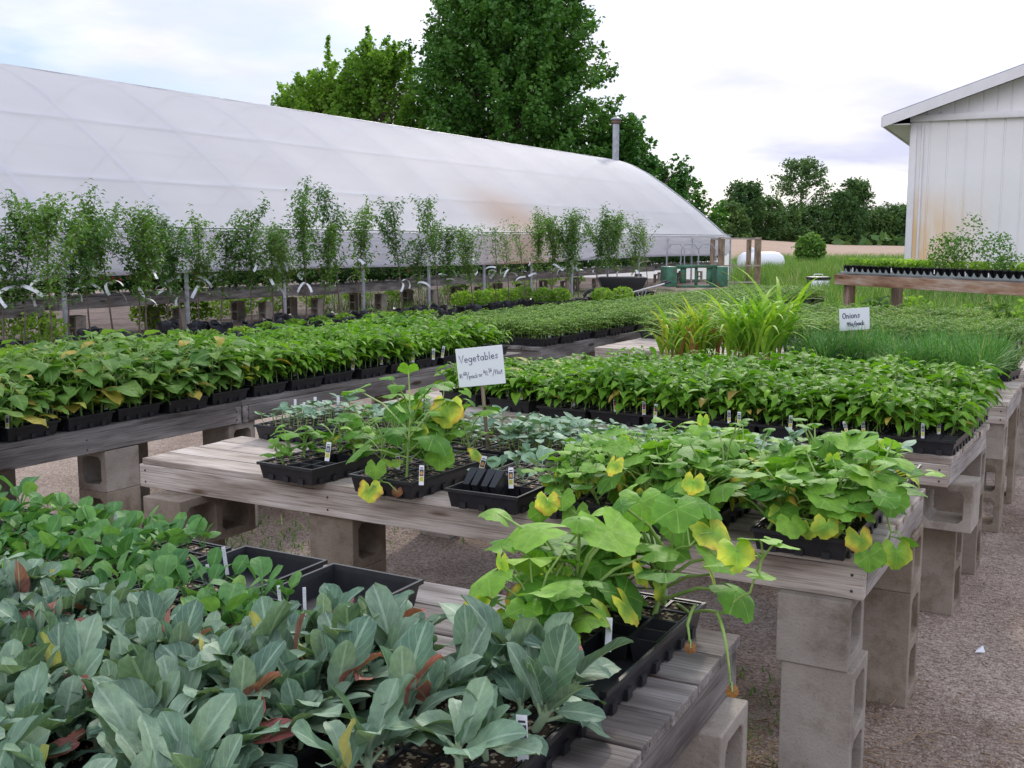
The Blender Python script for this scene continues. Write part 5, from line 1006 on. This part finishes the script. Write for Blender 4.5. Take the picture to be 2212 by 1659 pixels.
# ------------------------------------------------------------------ signs with handwriting
def arc(cx, cy, rx, ry, a0, a1, n=9): return [(cx + rx * math.cos(R(a0 + (a1 - a0) * i / (n - 1))), cy + ry * math.sin(R(a0 + (a1 - a0) * i / (n - 1)))) for i in range(n)]
GL = {   # width, strokes; x-height .55, cap height 1
 'V': (.62, [[(.02, 1), (.28, 0), (.6, 1.02)]]), 'O': (.62, [arc(.3, .45, .26, .45, 90, 450, 14)]), 'o': (.5, [arc(.24, .27, .2, .27, 90, 450, 12)]),
 'e': (.5, [[(.06, .28), (.42, .32)] + arc(.25, .28, .19, .26, 10, 320, 12)]), 'g': (.52, [arc(.24, .3, .19, .25, 60, 400, 12), [(.43, .52), (.44, 0), (.38, -.35), (.2, -.42), (.04, -.3)]]),
 't': (.42, [[(.2, .9), (.2, .1), (.3, .0)], [(.02, .58), (.38, .62)]]), 'a': (.52, [arc(.23, .27, .19, .26, 50, 400, 12), [(.43, .5), (.42, .1), (.5, .02)]]),
 'b': (.5, [[(.08, 1), (.08, 0)], arc(.26, .27, .18, .26, 140, -150, 12)]), 'l': (.22, [[(.1, 1.0), (.1, .08), (.16, 0)]]), 's': (.42, [[(.36, .5), (.2, .56), (.08, .44), (.3, .24), (.32, .1), (.16, 0), (.03, .08)]]),
 '1': (.24, [[(.1, .95), (.12, 0)]]), '.': (.16, [[(.06, .02), (.09, .0)]]), '6': (.46, [[(.34, 1), (.12, .55), (.08, .2)] + arc(.23, .22, .16, .22, 180, 500, 10)]), '0': (.46, [arc(.22, .45, .17, .45, 90, 450, 12)]),
 '/': (.4, [[(.4, 1.05), (.0, -.2)]]), 'p': (.5, [[(.08, .52), (.08, -.4)], arc(.26, .27, .18, .26, 140, -150, 12)]), 'c': (.42, [arc(.24, .27, .19, .26, 50, 310, 10)]), 'k': (.46, [[(.08, 1), (.08, 0)], [(.38, .55), (.1, .26), (.42, 0)]]),
 'r': (.38, [[(.08, .52), (.08, 0)], [(.08, .35), (.2, .52), (.34, .5)]]), '5': (.46, [[(.38, .95), (.12, .95), (.1, .55), (.3, .55), (.38, .3), (.26, .02), (.06, .08)]]), 'f': (.38, [[(.36, .95), (.24, 1), (.16, .85), (.14, 0)], [(.02, .52), (.32, .55)]]),
 'n': (.5, [[(.08, .52), (.08, 0)], [(.08, .35), (.24, .54), (.38, .42), (.4, 0)]]), 'i': (.2, [[(.09, .5), (.09, 0)], [(.09, .78), (.1, .74)]]), '9': (.46, [arc(.22, .7, .16, .24, 0, 360, 10), [(.38, .72), (.32, 0)]]), '4': (.48, [[(.1, .95), (.06, .45), (.4, .45)], [(.34, .9), (.33, 0)]]),
 '$': (.44, [[(.36, .78), (.2, .86), (.08, .68), (.32, .4), (.32, .2), (.16, .1), (.04, .18)], [(.2, 1), (.19, -.05)]]), '¢': (.42, [arc(.24, .3, .16, .22, 50, 310, 10), [(.3, .65), (.18, -.08)]]), ' ': (.3, []), '-': (.4, [[(.02, .3), (.36, .33)]])}
def write(g, text, x, z, s, th, y, slope=0.0, m=0):
    x0 = x
    for ch in text:
        w_, st = GL[ch]
        for pl in st:
            pts = np.array([(x + px * s, z + pz * s + (x - x0) * slope) for px, pz in pl])
            d = np.gradient(pts, axis=0); d /= np.linalg.norm(d, axis=1)[:, None] + 1e-9; nrm = np.stack([-d[:, 1], d[:, 0]], 1) * th / 2
            pts[0] -= d[0] * th * .4; pts[-1] += d[-1] * th * .4
            a, b = pts + nrm, pts - nrm; V = [(p[0], y, p[1]) for p in a] + [(p[0], y, p[1]) for p in b]; k = len(pts)
            g.add(V, [(i, i + 1, k + i + 1, k + i) for i in range(k - 1)], m=m)
        x += (w_ + .06) * s
    return x
def sign(x, y, zc, w_, h_, roll, yaw, ztop, base, label, lines, th):
    root = tag(empty('sign', (x, y, 0), yaw), label, 'sign', 'handwritten price signs')
    g = G(); box(g, (0, 0, 0), (w_, .004, h_)); bd = g.build('sign_board', M_['white'], root, False, .001); bd.location = (0, -.012, zc); bd.rotation_euler = (0, -roll, 0)
    g = G(); lx, lz = -math.sin(roll) * 0, 0
    for (t_, x_, z_, s_, sl) in lines: write(g, t_, x_, z_, s_, th * (1.25 if s_ > .02 else .9), -.0032, sl)
    o = g.build('lettering', M_['ink'], bd)
    g = G(); bx, by, bz = base; bt = Vector((bx, by, bz)); tp = Vector((-math.sin(roll) * (ztop - zc), .004, ztop)); d = (tp - bt); me_m = Matrix.Translation((bt + tp) / 2) @ d.to_track_quat('Z', 'Y').to_matrix().to_4x4()
    box(g, (0, 0, 0), (.022, .010, d.length), M=me_m); g.build('stake', M_['wz'], root, False, .0015); return root
# Vegetables sign: stake passes down between two boards of the table into the gravel
sx, sy = at(1038, 790, 1.075)
fY = 3.93; sx, sy = fwd(1038, fY); zc = H + (520 - 790) / FPX * fY + .0
gx, gy = fwd(1092, 4.02)
lx = (gx - sx) * math.cos(YAW) + (gy - sy) * math.sin(YAW); ly = -(gx - sx) * math.sin(YAW) + (gy - sy) * math.cos(YAW)
sign(sx, sy, zc, .172, .142, R(5.5), YAW, zc + .05, (lx, .03, -.02), 'white handwritten Vegetables price sign on a leaning wooden stake', [('Vegetables', -.076, .018, .0272, .05), ('$1.', -.081, -.036, .0150, 0), ('60', -.066, -.028, .0130, 0), ('/', -.054, -.038, .020, 0), ('pack', -.046, -.040, .0155, .02), ('or', -.010, -.037, .0150, 0), ('$', .008, -.026, .0115, 0), ('11.', .014, -.034, .0165, 0), ('56', .027, -.022, .0120, 0), ('-', .028, -.029, .012, 0), ('/', .041, -.036, .020, 0), ('flat', .050, -.034, .0165, .02)], .0018)
fY = 7.0; sx, sy = fwd(1845, fY); zc = H + (520 - 688) / FPX * fY
sign(sx, sy, zc, .195, .142, R(3.5), YAW, zc + .05, (0, .03, .70), 'white handwritten Onions price sign on a straight wooden stake', [('Onions', -.078, .008, .037, .02), ('94¢', -.050, -.044, .026, .02), ('/', -.008, -.044, .030, 0), ('pack', .006, -.040, .027, .02)], .0040)
# ------------------------------------------------------------------ plant tags
TAGM = {}
def tagmesh(pic):
    if pic not in TAGM:
        g = G(); box(g, (0, 0, .5), (.25, .012, 1.0)); mats = [M_['white']]
        if pic == 'white':
            for i in range(5): box(g, (-.01, -.0075, .90 - i * .055), (.15, .003, .012), m=1)
            mats.append(M_['greypic'])
        else:
            box(g, (0, -.0075, .62), (.20, .004, .34), m=1); box(g, (0, -.0075, .30), (.20, .004, .25), m=2); box(g, (0, -.0075, .86), (.17, .003, .05), m=1)
            if pic in ('red', 'orange', 'grey'): lathe(g, [(.001, .012), (.05, .010), (.075, 0)], (0, 0, 0), 10, m=3); v = g.v[-1]; g.v[-1] = np.stack([v[:, 0], -.0095 - v[:, 2] * .1, v[:, 1] * 1.35 + .60], 1)
            for i in range(4): box(g, (0, -.0105, .38 - i * .05), (.15, .002, .014), m=1)
            mats += [M_['darkpic'], M_['yellow'], {'red': M_['redpic'], 'orange': M_['orangepic'], 'grey': M_['greypic']}.get(pic, M_['darkpic'])]
        TAGM[pic] = g.mesh('plant_tag', mats, False)
    return TAGM[pic]
def ptag(px, py, hpx, pic, label, z=.757, roll=0, sunk=.0, wide=1.0):
    X, Y = at(px, py, z); f = -X * math.sin(YAW) + Y * math.cos(YAW); h = hpx / FPX * f
    if z == .79: z, h = .757, h + .022
    o = link('plant_tag', tagmesh(pic), None, loc=(X, Y, z - sunk), rz=YAW + rr.uniform(-.35, .35)); o.scale = (hpx / FPX * f * wide * (.75 if pic == 'white' else 1), h, h); o.rotation_euler[0] = R(rr.uniform(-12, 4)); o.rotation_euler[1] = roll
    tag(o, label, 'plant tag', 'plastic tags stuck in the seedling trays'); return o
def row(lst, pic, z=.757):
    for px, py, h, lb, *r_ in lst: ptag(px, py, h, r_[1] if len(r_) > 1 else pic, lb, z, R(r_[0]) if r_ else 0)
w5 = 'white tag, %s of five at the left rear corner of the sign table'
row([(638, 892, 30, w5 % 'first from left'), (656, 899, 30, w5 % 'second and lowest'), (681, 889, 32, w5 % 'third and tallest'), (699, 890, 26, w5 % 'fourth from left'), (729, 888, 34, w5 % 'last and slimmest', 5), (1265, 930, 26, 'white text tag among watermelon seedlings right of the Vegetables sign stake', -4), (1233, 949, 20, 'small white tag low among the watermelon seedlings'), (1896, 979, 34, 'left one of two bright white tags at the right rear of the sign table'), (1918, 981, 34, 'right one of two bright white tags at the right rear of the sign table', 4)], 'white')
row([(706, 996, 42, 'picture tag with pale melon picture in the low melon seedling tray', 5, 'grey'), (788, 974, 36, 'picture tag with pale melon picture left of the tallest squash', 0, 'grey'), (860, 1014, 36, 'orange squash picture tag half hidden under the tallest squash leaves'), (910, 1048, 44, 'orange squash picture tag upright in front of the tallest squash'), (1036, 1028, 46, 'tilted orange pumpkin picture tag above the tipped empty pots', 14), (1104, 1055, 46, 'orange pumpkin picture tag right of the tipped empty pots', -4), (1396, 1060, 36, 'grey picture tag in the trailing squash in the middle of the sign table', 0, 'grey'), (1725, 1144, 46, 'yellow squash picture tag at the right front corner of the sign table', 2)], 'orange')
row([(982, 834, 28, 'dark picture tag left of the Vegetables sign', 6, 'dark'), (1097, 858, 26, 'dark picture tag just right of the Vegetables sign, left of a pair', 0, 'dark'), (1126, 864, 27, 'dark picture tag just right of the Vegetables sign, right of a pair', 0, 'dark'), (1238, 878, 36, 'tall red pepper tag at the left corner of the third pepper tray'), (1330, 891, 33, 'red pepper tag in the front pepper tray, second red one'), (1391, 898, 32, 'red pepper tag in the front pepper row, third red one'), (1415, 902, 30, 'red pepper tag in the front pepper row, rightmost red one', 5), (1575, 914, 28, 'clear grey picture tag, left of the pair in the middle pepper tray', 0, 'grey'), (1596, 919, 30, 'clear grey picture tag, right of the pair in the middle pepper tray', 0, 'grey'), (1707, 927, 31, 'grey pepper picture tag standing straight in the third tray from the right', 0, 'grey'), (1830, 937, 28, 'leaning grey pepper picture tag in the second tray from the right', -16, 'grey'), (1866, 939, 32, 'grey pepper picture tag beside the leaning one', -4, 'grey'), (1993, 948, 35, 'large grey pepper picture tag in the rightmost pepper tray', 2, 'grey'), (2028, 938, 29, 'faded grey tag next to the empty pack in the rightmost pepper tray', 0, 'grey')], 'red')
e_ = 'dark eggplant picture tag %s'
row([(16, 928, 32, e_ % 'at the left edge of the picture'), (99, 910, 36, e_ % 'standing straight, left one of a leaning pair', 2), (114, 907, 33, e_ % 'leaning right, next to the straight one', -12), (229, 887, 30, e_ % 'beside a yellow leaf in the second visible tray'), (278, 878, 26, e_ % 'half hidden behind a green leaf'), (454, 838, 24, e_ % 'near the end of the eggplant trays'), (487, 821, 26, e_ % 'faded, last before the peppers', 3)], 'dark')
p_ = 'faded tag in the left pepper trays, %s'
row([(508, 817, 20, p_ % 'first from the left'), (587, 812, 24, p_ % 'second from the left'), (637, 813, 26, p_ % 'third from the left', 4), (762, 800, 28, 'red picture tag in the left pepper trays, left of two', 3, 'red'), (824, 789, 26, 'red picture tag in the left pepper trays, right of two', 0, 'red'), (839, 783, 22, p_ % 'fourth from the left'), (892, 783, 24, p_ % 'fifth from the left', 2), (936, 777, 24, p_ % 'sixth from the left'), (955, 773, 26, p_ % 'seventh from the left', 8)], 'grey')
row([(1186, 729, 22, 'red tomato tag at the corner of the nearest tomato tray', 10), (1214, 724, 20, 'slim red tomato tag right of the corner one', 10), (1256, 717, 18, 'small red tomato tag, third along the aisle'), (1281, 713, 18, 'small red tomato tag, fourth along the aisle'), (1634, 793, 22, 'red-labelled tag at the foot of the taller corn, left one'), (1653, 793, 22, 'red-labelled tag at the foot of the taller corn, right one', 3), (1882, 738, 20, 'red tag by the tomato tray just right of the Onions sign', -10), (2097, 743, 16, 'small red tag in the tomato trays, left of three at the right'), (2166, 751, 18, 'small red tag in the tomato trays, middle of three at the right'), (2202, 752, 18, 'small red tag in the tomato trays, at the right edge of the picture')], 'red')
c_ = 'white text tag among the round-leaved seedlings, %s'
row([(189, 1136, 42, c_ % 'left of the upper pair'), (243, 1138, 44, c_ % 'right of the upper pair', 6), (490, 1212, 44, c_ % 'at the corner of the empty tray', -6), (459, 1244, 40, c_ % 'just below the one at the tray corner', -10), (357, 1290, 36, c_ % 'farthest left of the low ones', -6), (606, 1292, 40, c_ % 'left of the lowest pair', -4), (658, 1296, 40, c_ % 'right of the lowest pair')], 'white', .79)
o = ptag(1130, 1646, 108, 'grey', 'large cauliflower picture tag in the front right cauliflower tray', .757, R(-4)); o.name = 'plant_tag'
ptag(1313, 1408, 78, 'white', 'blank pale tag among squash stems in the tray with empty pots', .757, R(2)); ptag(1435, 1292, 82, 'white', 'tall blank tag behind the squash on the nearest table', .757, R(1))
row([(1842, 588, 10, 'tiny tag in the herb pots on the high bench, first'), (1925, 588, 9, 'tiny tag in the herb pots on the high bench, second'), (2018, 592, 9, 'tiny tag in the herb pots on the high bench, third'), (2085, 596, 9, 'tiny tag in the herb pots on the high bench, fourth'), (2135, 599, 9, 'tiny tag in the herb pots on the high bench, fifth')], 'white', 1.22)
# ------------------------------------------------------------------ vines that spill out of the squash trays
def pt(px, py, f):
    """point seen at pixel (px, py), f metres in front of the camera"""
    x = (px - 1106) / FPX; y = -(py - 829.5) / FPX; a = math.cos(PIT) + y * math.sin(PIT); u = y * math.cos(PIT) - math.sin(PIT); k = f / a
    r_ = x * k; return np.array((r_ * math.cos(YAW) - f * math.sin(YAW), r_ * math.sin(YAW) + f * math.cos(YAW), H + u * k))
def tray_near(p):
    return min((o for o in COL.objects if o.name.startswith('seedling_tray')), key=lambda o: (o.location.x - p[0]) ** 2 + (o.location.y - p[1]) ** 2)
def vine(owner, paths, leaves, seed, name='trailing_vine'):
    r = random.Random(seed); g = G(); tr = tray_near(owner)
    Mi = (Matrix.Translation(tr.location) @ tr.rotation_euler.to_matrix().to_4x4()).inverted()
    P = [[pt(*q) for q in p] for p in paths]
    for p in P:
        p = np.array(p); q = [p[0]]
        for i in range(len(p) - 1):
            for u in (.33, .66, 1): q.append(p[i] + (p[i + 1] - p[i]) * u + np.array((0, 0, .006 * math.sin(u * 3.14))))
        tube(g, q, np.linspace(.0042, .002, len(q)), 6, m=1)
    for px, py, f, R_, az, tilt, t in leaves:
        c = pt(px, py, f); j = min((v for p in P for v in p), key=lambda v: np.linalg.norm(v - c)); tube(g, [j, (j + c) / 2 + np.array((0, 0, .012)), c], [.0026, .0022, .0018], 5, m=1)
        squashleaf(g, c, YAW + az, tilt, R_, t, r, r.uniform(.1, .4))
    v = np.concatenate(g.v) @ np.array(Mi.to_3x3()).T + np.array(Mi.translation); g.v = [v]
    return g.build(name, [M_['squash'], M_['stem'], M_['cornstem']], tr)
pi = math.pi
vine((-.71, YF), [[(1790, 1140, 2.92), (1850, 1105, 2.86), (1905, 1085, 2.80), (1925, 1150, 2.74), (1905, 1225, 2.72)], [(1800, 1150, 2.9), (1850, 1165, 2.76)]],
     [(1925, 1078, 2.76, .046, pi * .9, -.9, .4), (1950, 1165, 2.72, .040, -.9, -.5, .5), (1937, 1195, 2.70, .042, pi, -1.35, .865), (1878, 1200, 2.70, .042, pi, -1.3, .6), (1857, 1165, 2.70, .038, pi * 1.05, -1.3, .97), (1800, 1140, 2.76, .026, pi, -1.1, .93), (1690, 1110, 2.78, .036, pi, -1.0, .9)], 1)
vine((-1.39, YF), [[(1215, 1060, 3.1), (1190, 1075, 3.02), (1180, 1085, 2.98)]], [(1183, 1085, 2.96, .036, pi, -1.25, .96), (1215, 1075, 2.98, .036, pi, -.9, .5), (1245, 1110, 2.98, .040, pi, -1.2, .45), (1165, 1105, 2.97, .034, pi * 1.1, -1.35, .3)], 2)
vine((-2.07, YF), [[(850, 1030, 3.55), (822, 1040, 3.42), (812, 1052, 3.38)], [(905, 960, 3.6), (940, 925, 3.6)]], [(800, 1058, 3.37, .040, pi * 1.1, -1.1, .97), (965, 885, 3.58, .058, pi * .95, -1.2, .96), (812, 1012, 3.40, .034, pi, -1.2, .6), (950, 985, 3.44, .048, pi, -.9, .5), (858, 1062, 3.40, .018, pi, -1.3, 1.0)], 3)
vine((-.865, 1.875), [[(1440, 1300, 2.30), (1490, 1325, 2.16), (1560, 1325, 2.05), (1620, 1280, 2.02), (1648, 1205, 2.02)], [(1420, 1290, 2.3), (1405, 1210, 2.24), (1385, 1140, 2.2)], [(1550, 1325, 2.05), (1568, 1390, 1.98), (1578, 1480, 1.97)], [(1500, 1310, 2.1), (1485, 1350, 2.0), (1490, 1392, 1.98)], [(1405, 1210, 2.24), (1440, 1200, 2.2), (1490, 1180, 2.15)]],
     [(1640, 1165, 2.0, .042, -.3, -.2, .7), (1690, 1175, 2.0, .036, -1.3, -.3, .75), (1590, 1190, 2.0, .036, pi, -.9, .9), (1560, 1215, 2.02, .040, .9, -.3, .6), (1640, 1240, 2.0, .036, -1.5, -.2, .65), (1385, 1085, 2.2, .052, pi, -.8, .5), (1480, 1130, 2.2, .052, pi * .9, -.85, .3), (1310, 1105, 2.25, .038, 1.4, .0, .8), (1270, 1170, 2.22, .044, 1.3, -.3, .8), (1330, 1200, 2.2, .046, pi, -.7, .4), (1540, 1150, 2.18, .05, -2.5, -.8, .94), (1330, 1270, 2.1, .04, pi, -.8, .55), (1582, 1494, 1.96, .013, pi, -1.45, 1.0), (1492, 1400, 1.96, .012, pi, -1.45, 1.0)], 4)

tr = tray_near((-.86, 1.345)); cp_ = plants('cauliflower')      # the tall cauliflowers leaning out over the table's right end
for i, (x, y, sc_, rx, ry) in enumerate([(.085, .21, 1.35, -.15, .45), (.09, .09, 1.45, .1, .55), (.0, .18, 1.3, -.2, .1)]):
    o = link('cauliflower_plant', cp_[(0, 2, 4, 5)[i]][1], tr, loc=(x, y, .055)); o.scale = [sc_] * 3; o.rotation_euler = (rx, ry, 0)
